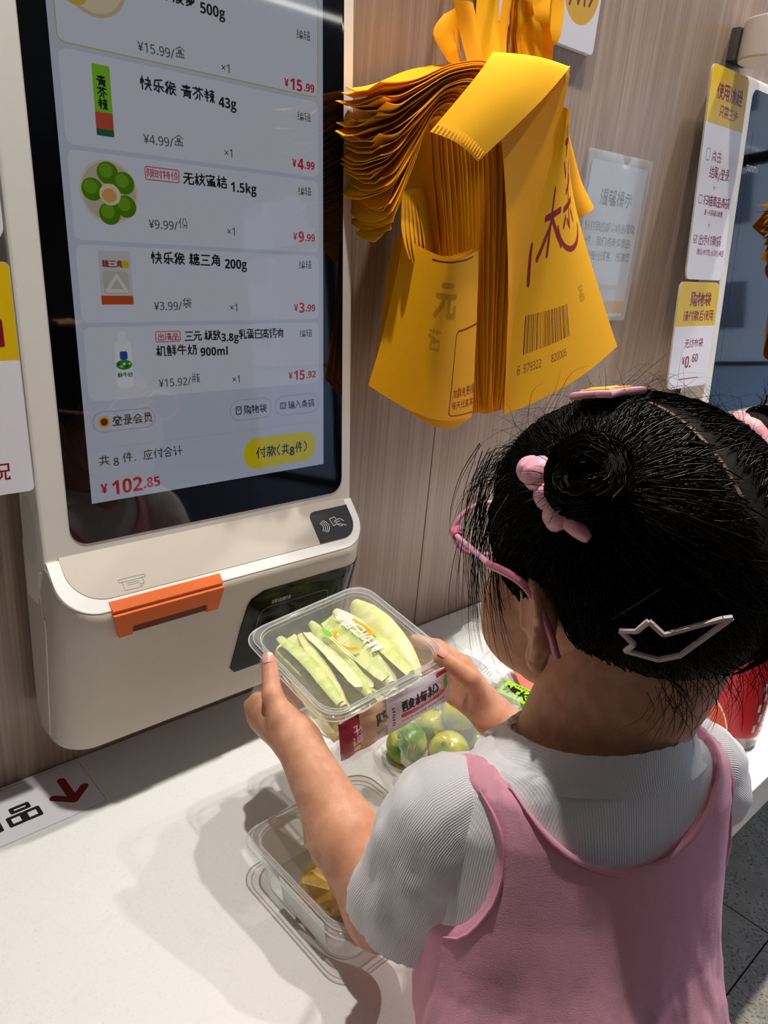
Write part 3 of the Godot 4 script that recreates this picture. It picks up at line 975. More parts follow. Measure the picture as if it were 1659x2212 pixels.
	var dm := paint(rgb8(4, 4, 5), 0.035, 0.0, 0.62)
	if lit:
		dm.emission_enabled = true
		dm.emission = Color.BLACK
		dm.emission_texture = screen_picture().texture()
		dm.emission_energy_multiplier = 0.25
		dm.texture_repeat = false
	put("display", dp, dm, go)
	if not lit:
		# maker's word in the bezel
		var t := TextMesh.new()
		t.font = font_thin
		t.text = "sunmi"
		t.font_size = 32
		t.pixel_size = 0.00055
		t.depth = 0.0002
		var mo := put("bezel_word", t, paint(rgb8(190, 192, 196), 0.4), go)
		mo.transform = sx * Transform3D(Basis(), Vector3(-0.115, 0.5425 - 0.08, 0.0012))
	# speaker grille and the service door's seam on the left side
	var gr := MB.new()
	for k in 12:
		var z := 0.024 + k * 0.0030
		var half := 0.034 * sqrt(maxf(0.05, 1.0 - pow((k - 5.5) / 6.2, 2)))
		gr.box(Vector3(-hw - 0.0002, 1.075, z), Vector3(0.0008, half * 2, 0.0010))
	put("speaker_grille", gr, paint(rgb8(216, 210, 202), 0.6), n)
	var sm := MB.new()
	sm.tube(spline([Vector3(-hw - 0.0002, 1.043, 0.066), Vector3(-hw - 0.0002, 1.040, 0.058), Vector3(-hw - 0.0002, 1.020, 0.056), Vector3(-hw - 0.0002, 0.995, 0.060), Vector3(-hw - 0.0002, 0.982, 0.0635), Vector3(-hw - 0.0002, 0.86, 0.0520)], 6), 0.0006, 5)
	put("door_seam", sm, paint(rgb8(236, 230, 220), 0.5), n)


# ---------------------------------------------------------------- what the lit display shows
func screen_picture() -> Pic:
	var p := pic(720, 1280, rgb8(206, 213, 232))
	var card := rgb8(226, 230, 244)
	var ink_c := rgb8(24, 24, 28)
	var grey := rgb8(70, 72, 80)
	var red := rgb8(206, 30, 40)
	# five cards; rows as [top, height, name centre, edit centre, unit centre]
	var rows := [[40, 234, 129, 134, 241], [284, 186, 321, 325, 430], [480, 186, 511, 509, 615], [676, 172, 698, 700, 804], [858, 172, 0, 887, 992]]
	var names := ["去皮小菠萝 500g", "快乐猴 青芥辣 43g", "无核蜜桔 1.5kg", "快乐猴 糖三角 200g", ""]
	var unit := ["¥15.99/盒", "¥4.99/盒", "¥9.99/份", "¥3.99/袋", "¥15.92/瓶"]
	var big := [["15", ".99"], ["4", ".99"], ["9", ".99"], ["3", ".99"], ["15", ".92"]]
	for i in 5:
		p.rrect(16, rows[i][0], 688, rows[i][1], 18, card)
	p.rrect(16, 40, 688, 234, 18, rgb8(196, 192, 60), 2)
	for i in 5:
		if names[i]:
			var nx := 195.0
			if i == 2:
				p.rrect(194, 495, 88, 30, 6, rgb8(196, 80, 96), 2)
				p.text("限时特价", 199, 500, 19, rgb8(206, 40, 60), 0.085)
				nx = 292.0
			p.text(names[i], nx, rows[i][2] - 15, 29, ink_c, 0.105)
		p.text("编辑", 634, rows[i][3] - 11, 22, grey, 0.07)
		p.text(unit[i], 195, rows[i][4] - 13, 25, grey, 0.065, false)
		p.type("×1", 408, rows[i][4] - 8, 21, grey, false)
		var w := p.type_width(big[i][0], 31, true)
		var ex := 692.0 - p.type_width(big[i][1], 21, true)
		p.type("¥", ex - w - 18, rows[i][4] - 6, 20, red, true)
		p.type(big[i][0], ex - w - 1, rows[i][4] - 15, 30, red, true)
		p.type(big[i][1], ex, rows[i][4] - 6, 21, red, true)
	p.rrect(194, 871, 69, 27, 6, rgb8(200, 90, 100), 2)
	p.text("出清品", 199, 875, 19, rgb8(206, 40, 50), 0.085)
	p.text("三元 极致3.8g乳蛋白高钙有", 274, 871, 26, ink_c, 0.105, true, 0.94, 0.0)
	p.text("机鲜牛奶 900ml", 194, 905, 27, ink_c, 0.105)
	# product pictures
	p.disc(104, 132, 76, 80, rgb8(214, 196, 160))
	p.disc(104, 132, 68, 72, rgb8(236, 222, 184))
	for k in 9:
		p.disc(62 + (k % 4) * 27, 118 + (k / 4) * 30, 25, 20, [rgb8(222, 190, 76), rgb8(238, 210, 98)][k % 2])
	p.rrect(86, 302, 40, 142, 3, rgb8(130, 206, 40))
	p.rrect(86, 396, 40, 48, 3, rgb8(206, 84, 60))
	p.rrect(86, 430, 40, 14, 3, rgb8(30, 110, 60))
	for k in 3:
		p.text("青芥辣"[k], 94, 322 + k * 23, 22, ink_c, 0.12)
	p.disc(105, 560, 68, 68, rgb8(224, 214, 196))
	p.disc(105, 560, 63, 63, rgb8(204, 192, 168))
	for q in [[104, 520], [141, 538], [142, 588], [102, 606], [66, 557]]:
		p.disc(q[0], q[1], 25, 24, rgb8(84, 136, 16))
		p.disc(q[0] - 4, q[1] - 5, 16, 15, rgb8(116, 168, 34))
	p.disc(106, 565, 25, 23, rgb8(240, 222, 196))
	p.disc(104, 567, 17, 15, rgb8(232, 170, 96))
	p.rrect(66, 687, 78, 120, 3, rgb8(214, 210, 214))
	p.rrect(74, 732, 62, 50, 8, rgb8(198, 196, 182))
	p.path([Vector2(82, 776), Vector2(106, 742), Vector2(130, 776), Vector2(82, 776)], 8, rgb8(230, 228, 216))
	p.rrect(66, 787, 78, 20, 3, rgb8(206, 84, 34))
	p.text("糖三角", 74, 707, 16, rgb8(150, 50, 30), 0.13)
	p.disc(130, 716, 9, 9, rgb8(226, 190, 30))
	p.rrect(88, 894, 42, 110, 11, rgb8(244, 246, 250))
	p.rrect(98, 868, 22, 34, 5, rgb8(236, 240, 247))
	p.rrect(100, 916, 19, 20, 5, rgb8(40, 80, 170))
	p.disc(109, 948, 20, 12, rgb8(66, 140, 70))
	for k in 5:
		p.disc(95 + k * 7, 946 + (k % 2) * 6, 4, 3, [rgb8(30, 90, 40), rgb8(220, 190, 60), rgb8(240, 240, 240)][k % 3])
	p.text("鲜牛奶", 91, 966, 12, rgb8(40, 120, 60), 0.12)
	# lower bar
	p.rrect(19, 1057, 162, 50, 25, rgb8(168, 174, 192), 2)
	p.disc(48, 1082, 14, 14, rgb8(226, 190, 30))
	p.disc(48, 1082, 9, 9, rgb8(120, 40, 30))
	p.text("登录会员", 68, 1069, 25, ink_c, 0.09)
	p.rrect(398, 1060, 136, 57, 28, rgb8(174, 180, 198), 2)
	p.rrect(416, 1077, 19, 23, 5, grey, 3)
	p.path([Vector2(421, 1083), Vector2(425, 1089), Vector2(430, 1083)], 2, grey)
	p.text("购物袋", 442, 1077, 24, ink_c, 0.085, true, 1.0)
	p.rrect(546, 1060, 156, 57, 28, rgb8(174, 180, 198), 2)
	p.rrect(563, 1079, 21, 19, 4, grey, 3)
	p.path([Vector2(568, 1086), Vector2(579, 1086)], 2, grey)
	p.path([Vector2(569, 1092), Vector2(578, 1092)], 2, grey)
	p.text("输入条码", 591, 1077, 23, ink_c, 0.085, true, 0.98)
	p.rect(24, 1145, 670, 2, rgb8(196, 202, 220))
	p.text("共 8 件，应付合计", 27, 1163, 26, ink_c, 0.075, false)
	p.rrect(438, 1172, 252, 88, 44, rgb8(236, 216, 10))
	p.text("付款", 478, 1199, 33, ink_c, 0.095, true, 1.0)
	p.text("（共8件）", 540, 1199, 33, ink_c, 0.09, true, 0.76)
	p.type("¥", 25, 1223, 26, red, true)
	p.type("102", 52, 1212, 40, red, true)
	p.type(".85", 52 + p.type_width("102", 40, true), 1224, 28, red, true)
	return p


# ---------------------------------------------------------------- notices and signs
func plate(called: String, w: float, h: float, t: float, r: float, xf: Transform3D, front: Material, edge: Material, label: String, category: String) -> Node3D:
	# a flat board with its print on the front face
	var n := base(called, Vector3.ZERO)
	n.transform = xf
	tag(n, label, category)
	var poly := MB.rrect(w, h, r, 5)
	var b := MB.new()
	b.extrude(poly, Transform3D(Basis(), Vector3(0, 0, 0)), t, 0.0004)
	put("board", b, edge, n)
	var f := MB.new()
	f.extrude(MB.rrect(w - 0.0012, h - 0.0012, r, 5), Transform3D(Basis(), Vector3(0, 0, t)), 0.0003)
	for k in f.v.size():
		f.uv[k] = Vector2(f.v[k].x / w + 0.5, 0.5 - f.v[k].y / h)
	put("print", f, front, n)
	return n


func signs() -> void:
	var maroon := rgb8(132, 26, 38)
	var yellow := rgb8(228, 188, 18)
	var white := rgb8(232, 228, 234)
	var tilt := Basis(Vector3.RIGHT, -deg_to_rad(5.2))
	var on_slope := func(x: float, y: float, out: float) -> Vector3:
		return Vector3(x, y, 0.0714 - (y - 1.055) * tan(deg_to_rad(5.2)) + out)
	# how-to strip: yellow head, three steps
	var p := pic(360, 860, white)
	p.rect(0, 0, 360, 222, yellow)
	p.text("使用流程", 66, 62, 62, maroon, 0.13, true, 0.98, 0.04)
	p.text("只需三步", 108, 144, 46, maroon, 0.10, true, 0.98, 0.04)
	p.rrect(40, 318, 38, 50, 10, rgb8(150, 140, 150), 4)
	p.text("点击", 92, 318, 48, maroon, 0.09)
	p.text("结账/登录", 92, 384, 48, maroon, 0.10, true, 0.9, 0.02)
	p.path([Vector2(150, 466), Vector2(164, 466), Vector2(157, 478), Vector2(150, 466)], 6, rgb8(190, 150, 140))
	p.rrect(24, 506, 36, 36, 6, rgb8(140, 100, 110), 4)
	p.text("扫描商品条码", 72, 500, 46, maroon, 0.11, true, 0.92, 0.03)
	p.text("逐一扫码确认数量", 92, 560, 25, maroon, 0.10, true, 0.9, 0.02)
	p.path([Vector2(150, 622), Vector2(164, 622), Vector2(157, 634), Vector2(150, 622)], 6, rgb8(190, 150, 140))
	p.rrect(24, 670, 36, 36, 6, rgb8(140, 100, 110), 4)
	p.path([Vector2(32, 690), Vector2(40, 698), Vector2(54, 676)], 5, maroon)
	p.text("出示付款码", 72, 664, 46, maroon, 0.11, true, 0.95, 0.03)
	p.text("微信/支付宝/云闪付/美团", 72, 726, 26, maroon, 0.10, true, 0.9, 0.0)
	var steps := printed(p, 0.12)
	# price strip: carrier bags
	var q := pic(380, 500, white)
	q.rect(0, 0, 380, 204, yellow)
	q.text("购物袋", 110, 46, 66, maroon, 0.12, true, 0.98, 0.04)
	q.text("请付款后使用", 62, 130, 50, maroon, 0.11, true, 0.95, 0.03)
	q.text("无纺布袋", 110, 262, 44, maroon, 0.10, true, 0.98, 0.03)
	q.type("¥", 104, 330, 40, maroon, true)
	q.type("0.", 132, 318, 62, maroon, true)
	q.type("60", 196, 318, 44, maroon, true)
	q.rect(96, 452, 190, 6, rgb8(180, 90, 96))
	var price := printed(q, 0.12)
	var acrylic := pane(Color(0.95, 0.95, 0.9), 0.35, 0.05)
	var h1 := 0.333 / cos(deg_to_rad(5.2))
	plate("usage_sign", 0.137, h1, 0.003, 0.012, Transform3D(tilt, on_slope.call(1.3840, 1.4845, 0.001)), steps, acrylic, "yellow and white three-step sign fixed beside the dark-screened machine", "sign")
	plate("price_sign", 0.150, 0.187, 0.003, 0.014, Transform3D(tilt, on_slope.call(1.3745, 1.2215, 0.001)), price, acrylic, "small yellow and white bag price sign below the three-step sign", "sign")
	plate("usage_sign", 0.137, h1, 0.003, 0.012, Transform3D(tilt, on_slope.call(1.3840 - 1.245, 1.4905, 0.001)), steps, acrylic, "upper acrylic sign at the left edge of the lit machine", "sign")
	var q2 := pic(380, 500, white)
	q2.rect(0, 0, 380, 204, yellow)
	q2.text("购物袋", 110, 20, 66, maroon, 0.12, true, 0.98, 0.04)
	q2.text("请付款后使用", 20, 118, 56, maroon, 0.16, true, 0.98, 0.03)
	q2.text("无纺布袋", 110, 262, 44, maroon, 0.10, true, 0.98, 0.03)
	q2.text("况", 296, 428, 38, maroon, 0.10)
	plate("price_sign", 0.150, 0.187, 0.003, 0.004, Transform3D(tilt, on_slope.call(1.3745 - 1.245 + 0.004, 1.2165, 0.001)), printed(q2, 0.12), acrylic, "yellow-banded acrylic sign cut off at the lower left edge", "sign")
	# notice in a clear holder on the wall
	var t := pic(520, 720, rgb8(222, 221, 224))
	var blk := rgb8(46, 44, 46)
	t.text("温馨提示", 118, 116, 72, blk, 0.10, true, 1.0, 0.05)
	t.text("针对我司部分标品限购", 22, 262, 46, blk, 0.075, true, 1.0, 0.03)
	t.text("5件，我们将更多商品", 22, 330, 46, blk, 0.075, true, 1.0, 0.03)
	t.text("留给每位顾客，感谢您", 22, 398, 46, blk, 0.075, true, 1.0, 0.03)
	t.text("的支持", 22, 466, 46, blk, 0.075, true, 1.0, 0.03)
	t.rect(0, 640, 520, 62, rgb8(226, 178, 20))
	var n := base("notice_holder", Vector3(1.13, 1.369, 0.0))
	tag(n, "clear acrylic holder with a printed paper notice on the wood wall", "notice")
	var b := MB.new()
	b.extrude(MB.rrect(0.178, 0.249, 0.004, 3), Transform3D(Basis(), Vector3(0, 0, 0.0005)), 0.0015, 0.0)
	var clear := pane(Color(0.93, 0.94, 0.95), 0.14, 0.03)
	put("back_sheet", b, clear, n)
	var outline := PackedVector2Array()
	for e in MB.rrect(0.178, 0.249, 0.004, 3):
		outline.append(e)
	# finger notch in the upper edge of the front sheet
	var cut := PackedVector2Array()
	for e in 17:
		var a := PI + PI * e / 16.0
		cut.append(Vector2(0.012, 0.1245) + Vector2(cos(a), sin(a)) * 0.013)
	cut.append(Vector2(0.025, 0.14)); cut.append(Vector2(-0.001, 0.14))
	var clipped := Geometry2D.clip_polygons(outline, cut)
	var fs := MB.new()
	var fp: PackedVector2Array = clipped[0]
	if Geometry2D.is_polygon_clockwise(fp):
		fp.reverse()
	fs.extrude(fp, Transform3D(Basis(), Vector3(0, 0, 0.0040)), 0.0015, 0.0)
	put("front_sheet", fs, clear, n)
	var pp := MB.new()
	pp.extrude(MB.rrect(0.158, 0.230, 0.001, 1), Transform3D(Basis(), Vector3(0.002, -0.004, 0.0026)), 0.0004)
	for k in pp.v.size():
		pp.uv[k] = Vector2((pp.v[k].x - 0.002) / 0.158 + 0.5, 0.5 - (pp.v[k].y + 0.004) / 0.230)
	put("paper", pp, printed(t, 0.6), n)
	# white board above with a round yellow logo
	var w := pic(560, 500, rgb8(214, 212, 220))
	w.disc(455, 340, 92, 92, rgb8(206, 160, 60))
	for l in [[Vector2(398, 388), Vector2(408, 340)], [Vector2(430, 350), Vector2(440, 378), Vector2(452, 350)], [Vector2(470, 345), Vector2(474, 376)], [Vector2(500, 372), Vector2(512, 350)]]:
		w.path(l, 9, rgb8(96, 62, 50))
	plate("wall_board", 0.235, 0.210, 0.008, 0.007, Transform3D(Basis(Vector3(0, 0, 1), 0.0), Vector3(0.8865, 1.7075, 0.001)), printed(w, 0.4), paint(rgb8(214, 212, 214), 0.5), "white wall board with a round ochre logo above the bags", "sign")
	# the round white housing fixed to the wall beside the right machine
	var c := base("wall_camera_housing", Vector3(1.425, 1.6625, 0.0))
	tag(c, "round white housing on the wall above the three-step sign", "camera housing")
	var cb := MB.new()
	cb.lathe([[0.052, 0.0], [0.058, 0.002], [0.060, 0.006], [0.060, 0.058], [0.058, 0.062], [0.050, 0.064]], Vector3(0, 0, 0.072), 40)
	put("drum", cb, paint(rgb8(206, 196, 188), 0.5), c)
	var bk := MB.new()
	bk.box(Vector3(0, 0.03, 0.008), Vector3(0.06, 0.05, 0.016), 0.002)
	put("bracket", bk, paint(rgb8(70, 66, 62), 0.6), c)


# ---------------------------------------------------------------- the bundle of yellow carrier bags
func cloth(c: Color, tex: Texture2D = null) -> StandardMaterial3D:
	var m := paint(c, 0.72, 0.0, 0.35)
	if tex:
		m.albedo_color = Color.WHITE
		m.albedo_texture = tex
		m.texture_repeat = false
	var im := Image.create(64, 64, false, Image.FORMAT_L8)
	for y in 64:
		for x in 64:
			var a := absf(sin((x + y * 2) * PI / 8.0)) * absf(sin((y - x * 2) * PI / 8.0))
			im.set_pixel(x, y, Color(a, a, a))
	m.heightmap_enabled = true
	m.heightmap_texture = ImageTexture.create_from_image(im)
	m.heightmap_scale = 0.012
	m.uv1_triplanar = tex == null
	if tex == null:
		m.uv1_scale = Vector3(90, 90, 90)
	else:
		m.heightmap_enabled = false
	m.backlight_enabled = true
	m.backlight = Color(0.66, 0.42, 0.03)
	return m


func quad_sheet(rows: Array, across: int, bulge: Vector3, thick := 0.0007) -> MB:
	# rows: [left, right] pairs from top to bottom, joined by a spline; bulge pushes the middle out
	var lefts := []
	var rights := []
	for r in rows:
		lefts.append(r[0]); rights.append(r[1])
	var l := spline(lefts, 5)
	var r2 := spline(rights, 5)
	var out := []
	for i in l.size():
		var row := PackedVector3Array()
		for j in across + 1:
			var t := float(j) / across
			row.append(l[i].lerp(r2[i], t) + bulge * sin(t * PI))
		out.append(row)
	var b := MB.new()
	b.sheet(out, thick)
	return b


func bags() -> void:
	var hook := base("bag_hook", Vector3(0.735, 1.70, 0.0))
	tag(hook, "metal peg on the wall that carries the yellow bags", "hook")
	var hb := MB.new()
	hb.tube(spline([Vector3(0, 0, 0), Vector3(0, 0, 0.06), Vector3(0, -0.004, 0.11), Vector3(0, 0.012, 0.125)], 5), 0.004, 8)
	put("peg", hb, paint(Color(0.75, 0.75, 0.76), 0.3, 0.9), hook)
	var hp := MB.new()
	hp.box(Vector3(0, 0, 0.002), Vector3(0.04, 0.03, 0.004), 0.001)
	put("plate", hp, paint(Color(0.75, 0.75, 0.76), 0.3, 0.9), hook)
	var made := bundle()
	# a like bundle beyond the second machine, seen mirrored in that machine's screen
	for k in made.size():
		if k % 3 == 0 or k > made.size() - 5:
			var o: Node3D = made[k].duplicate()
			o.name = "shopping_bag_%03d" % (100 + k)
			add_child(o, true)
			o.position.x += 1.245
			o.set_meta("label", "yellow carrier bag hanging past the dark-screened machine, mirrored in its glass")
			o.set_meta("group", "bags mirrored in the dark screen")
	var h2: Node3D = hook.duplicate()
	h2.name = "bag_hook_001"
	add_child(h2, true)
	h2.position.x += 1.245
	h2.set_meta("label", "metal peg beyond the dark-screened machine carrying more bags")


func bundle() -> Array:
	rng.seed = 31
	var made := []
	var tones := [rgb8(252, 184, 6), rgb8(247, 176, 4), rgb8(254, 192, 8)]
	var mats := []
	for c in tones:
		mats.append(cloth(c))
	var seam := paint(rgb8(226, 160, 10), 0.8)
	# the nested bags: the free corner fans out to the left, the fold runs over the top, the sides hang down edge-on
	var count := 30
	for i in count:
		var s := float(i) / (count - 1)
		var jit := func(a: float) -> float: return rng.randf_range(-a, a)
		var zf: float = 0.108 + jit.call(0.006) - 0.012 * s
		var fold := 1.0 if i < 12 else 0.0
		var tipz: float = zf + 0.010 + jit.call(0.008)
		var pts := [
			Vector3(lerpf(0.527, 0.558, s) - 0.004 * sin(s * PI) + jit.call(0.005), lerpf(1.486, 1.352, s) + jit.call(0.0022), tipz),
			Vector3(lerpf(0.551, 0.568, s) - 0.003 * sin(s * PI), lerpf(1.488, 1.368, s) + jit.call(0.002), zf + 0.010 + jit.call(0.004)),
			Vector3(lerpf(0.582, 0.588, s), lerpf(1.498, 1.412, s) + jit.call(0.001), zf + 0.006),
			Vector3(lerpf(0.640, 0.606, s), lerpf(1.522, 1.456, s), zf),
			Vector3(lerpf(0.700, 0.622, s), lerpf(1.528, 1.462, s), zf),
			Vector3(lerpf(0.742, 0.632, s), lerpf(1.470, 1.425, s), zf),
			Vector3(lerpf(0.760, 0.648, s) + jit.call(0.001), lerpf(1.390, 1.370, s), zf),
			Vector3(lerpf(0.772, 0.668, s) + jit.call(0.0012), 1.290, zf + jit.call(0.003)),
			Vector3(lerpf(0.782, 0.692, s) + jit.call(0.0012), 1.205, zf + jit.call(0.003)),
			Vector3(lerpf(0.786, 0.712, s) + jit.call(0.002), 1.152 + jit.call(0.004), zf + jit.call(0.003))]
		var front := spline(pts, 5)
		var rows := []
		var depth: float = 0.066 + jit.call(0.008)
		for k in front.size():
			var t := float(k) / (front.size() - 1)
			var row := PackedVector3Array()
			for j in 4:
				var d := depth * j / 3.0
				row.append(front[k] - Vector3(0.0, 0.006 * sin(j * 1.1), d + (0.012 * sin(t * 9.0 + i) if j else 0.0)) + Vector3(0.010 * d / depth * (1.0 - t), 0, 0))
			rows.append(row)
		var n := base("shopping_bag", Vector3(0.70, 1.15, 0.03))
		tag(n, "yellow non-woven carrier bag folded edge-on inside the hanging bundle", "bag", "bags in the hanging bundle")
		var b := MB.new()
		b.sheet(rows, 0.0008)
		var o := put("body", b, mats[i % 3], n)
		o.position = -n.position
		made.append(n)
	# loose lower leaves under the fan
	for i in 6:
		var s := i / 5.0
		var n := base("shopping_bag", Vector3(0.62, 1.15, 0.03))
		tag(n, "yellow carrier bag corner hanging loose under the fan of the bundle", "bag", "loose corners under the fan")
		var b := quad_sheet([[Vector3(0.582 + 0.007 * i, 1.395, 0.100 - 0.003 * i), Vector3(0.645, 1.405, 0.075)], [Vector3(0.572 + 0.010 * i, 1.356 - 0.003 * i, 0.116 - 0.003 * i), Vector3(0.650, 1.365, 0.080)], [Vector3(0.590 + 0.008 * i, 1.330 - 0.004 * i, 0.112 - 0.003 * i), Vector3(0.658, 1.330 - 0.004 * i, 0.084)]], 6, Vector3(0, 0.001, -0.003))
		var o := put("body", b, mats[i % 3], n)
		o.position = -n.position
		made.append(n)
	# the rolled bags at the lower left
	var lp := pic(480, 520, tones[0])
	var brown := rgb8(134, 44, 26)
	lp.rrect(330, 250, 190, 250, 20, brown, 5)
	lp.text("加群免费领", 344, 410, 26, brown, 0.09)
	lp.text("每天优惠享不停", 344, 446, 26, brown, 0.09)
	lp.path([Vector2(150, 36), Vector2(300, 18), Vector2(420, 20)], 10, brown)
	lp.text("元", 190, 96, 120, rgb8(206, 146, 12), 0.16)
	lp.text("营", 180, 246, 60, rgb8(210, 150, 14), 0.12)
	var lower := cloth(Color.WHITE, lp.texture())
	for i in 9:
		var s := i / 8.0
		var back := 0.0042 * i
		var n := base("shopping_bag", Vector3(0.64, 1.14, 0.03))
		tag(n, "yellow carrier bag at the lower left of the bundle with a brown framed print" if i == 0 else "yellow carrier bag rolled behind the printed one, only its hem showing", "bag", "" if i == 0 else "rolled bags at the lower left")
		var dy := -0.0030 * i
		var dxr := 0.006 * i
		var rows := [
			[Vector3(0.592 + dxr * 0.4, 1.352, 0.098 - back), Vector3(0.700, 1.345, 0.110 - back)],
			[Vector3(0.584 + dxr * 0.4, 1.305, 0.098 - back), Vector3(0.705, 1.295, 0.112 - back)],
			[Vector3(0.572 + dxr * 0.6, 1.245, 0.098 - back), Vector3(0.712, 1.220, 0.114 - back)],
			[Vector3(0.558 + dxr, 1.196 + dy * 0.4, 0.098 - back), Vector3(0.722 + dxr * 0.3, 1.148 + dy, 0.112 - back)]]
		var b := quad_sheet(rows, 14, Vector3(-0.008, -0.014, 0.020))
		var o := put("body", b, lower if i == 0 else mats[i % 3], n)
		o.position = -n.position
		made.append(n)
	# the front bag: hem flopped over the top, gusset, printed panel
	var fp := pic(640, 800, tones[2])
	var red := rgb8(150, 40, 52)
	for st in [[Vector2(250, 70), Vector2(285, 150), Vector2(320, 60)], [Vector2(235, 118), Vector2(330, 108)], [Vector2(255, 175), Vector2(300, 205)], [Vector2(385, 60), Vector2(395, 200)],
			[Vector2(330, 250), Vector2(430, 205)], [Vector2(300, 300), Vector2(455, 268)], [Vector2(372, 170), Vector2(390, 345), Vector2(360, 330)], [Vector2(330, 320), Vector2(305, 345)], [Vector2(430, 300), Vector2(470, 330)],
			[Vector2(150, 250), Vector2(160, 420)], [Vector2(100, 330), Vector2(250, 300)], [Vector2(165, 330), Vector2(90, 430)], [Vector2(170, 330), Vector2(280, 395)], [Vector2(30, 400), Vector2(60, 490)]]:
		fp.path(st, 19, red)
	var arc := []
	for k in 21:
		var a := deg_to_rad(150 - 120.0 * k / 20)
		arc.append(Vector2(400, 290) + Vector2(cos(a) * 190, sin(a) * 120))
	fp.path(arc, 17, red)
	fp.text("富", 430, 520, 52, rgb8(216, 160, 16), 0.12)
	rng.seed = 12
	var bx := 66.0
	while bx < 330:
		var w := rng.randf_range(2.0, 7.0)
		fp.rect(bx, 566 - (bx - 66) * 0.02, w, 84, rgb8(128, 52, 20))
		bx += w + rng.randf_range(3.0, 7.0)
	fp.type("6", 40, 662, 22, rgb8(120, 52, 24), false)
	fp.type("979322", 70, 662, 22, rgb8(120, 52, 24), false)
	fp.type("820006", 212, 662, 22, rgb8(120, 52, 24), false)
	var panel_m := cloth(Color.WHITE, fp.texture())
	for i in 4:
		var n := base("shopping_bag", Vector3(0.87, 1.15, 0.03))
		tag(n, "frontmost yellow carrier bag with dark red handwriting, smile and barcode" if i == 0 else "yellow carrier bag layered right behind the printed front bag", "bag", "" if i == 0 else "bags behind the printed front bag")
		var bk := 0.007 * i
		var b := quad_sheet([
			[Vector3(0.832, 1.512, 0.097 - bk), Vector3(0.846, 1.512, 0.090 - bk)],
			[Vector3(0.812, 1.415, 0.101 - bk), Vector3(0.912 + bk, 1.418, 0.078 - bk)],
			[Vector3(0.788, 1.285, 0.103 - bk), Vector3(0.998 + bk, 1.315, 0.078 - bk)],
			[Vector3(0.800, 1.141 + bk * 0.8, 0.104 - bk), Vector3(1.082 + bk, 1.217 + bk * 0.5, 0.082 - bk)]], 16, Vector3(0, -0.004, 0.012))
		var o := put("front_panel", b, panel_m if i == 0 else mats[i % 3], n)
		o.position = -n.position
		if i == 0:
			var g := quad_sheet([
				[Vector3(0.700, 1.500, 0.108), Vector3(0.836, 1.545, 0.100)],
				[Vector3(0.712, 1.445, 0.118), Vector3(0.826, 1.470, 0.101)],
				[Vector3(0.734, 1.380, 0.117), Vector3(0.810, 1.405, 0.103)],
				[Vector3(0.760, 1.290, 0.114), Vector3(0.788, 1.285, 0.104)],
				[Vector3(0.790, 1.145, 0.109), Vector3(0.801, 1.141, 0.105)]], 6, Vector3(-0.002, 0, -0.002))
			put("gusset", g, mats[1], n).position = -n.position
			var f := quad_sheet([
				[Vector3(0.700, 1.532, 0.088), Vector3(0.835, 1.545, 0.088)],
				[Vector3(0.688, 1.540, 0.108), Vector3(0.822, 1.549, 0.108)],
				[Vector3(0.640, 1.506, 0.130), Vector3(0.745, 1.500, 0.132)],
				[Vector3(0.567, 1.448, 0.148), Vector3(0.637, 1.430, 0.150)]], 10, Vector3(0, 0.003, 0.004))
			var fo := put("top_hem", f, mats[2], n)
			fo.position = -n.position
			var st := MB.new()
			for k in 16:
				var a := Vector3(0.5685, 1.4495, 0.1488).lerp(Vector3(0.6385, 1.4315, 0.1508), (k + 0.5) / 16.0) + Vector3(0, 0.003, 0.005) * sin((k + 0.5) / 16.0 * PI)
				st.tube(PackedVector3Array([a, a + Vector3(0.0085, 0.0082, -0.0022)]), 0.0005, 4)
			put("stitches", st, seam, fo)
			# hem turned up at the far right corner
			var tip := quad_sheet([[Vector3(0.826, 1.548, 0.101), Vector3(0.842, 1.556, 0.094)], [Vector3(0.832, 1.515, 0.100), Vector3(0.843, 1.518, 0.093)], [Vector3(0.826, 1.470, 0.102), Vector3(0.831, 1.466, 0.099)]], 3, Vector3.ZERO)
			put("side_hem", tip, mats[0], n).position = -n.position
		made.append(n)
	# flap at the right, behind the printed bag
	var rf := base("shopping_bag", Vector3(0.95, 1.38, 0.03))
	tag(rf, "yellow carrier bag corner sticking out right of the printed bag", "bag")
	var rb := quad_sheet([[Vector3(0.862, 1.512, 0.062), Vector3(0.905, 1.504, 0.050)], [Vector3(0.880, 1.470, 0.058), Vector3(0.948, 1.470, 0.044)], [Vector3(0.905, 1.425, 0.055), Vector3(0.985, 1.440, 0.038)], [Vector3(0.945, 1.385, 0.052), Vector3(1.020, 1.412, 0.040)]], 8, Vector3(0, 0.002, 0.010))
	put("corner", rb, mats[1], rf).position = -rf.position
	made.append(rf)
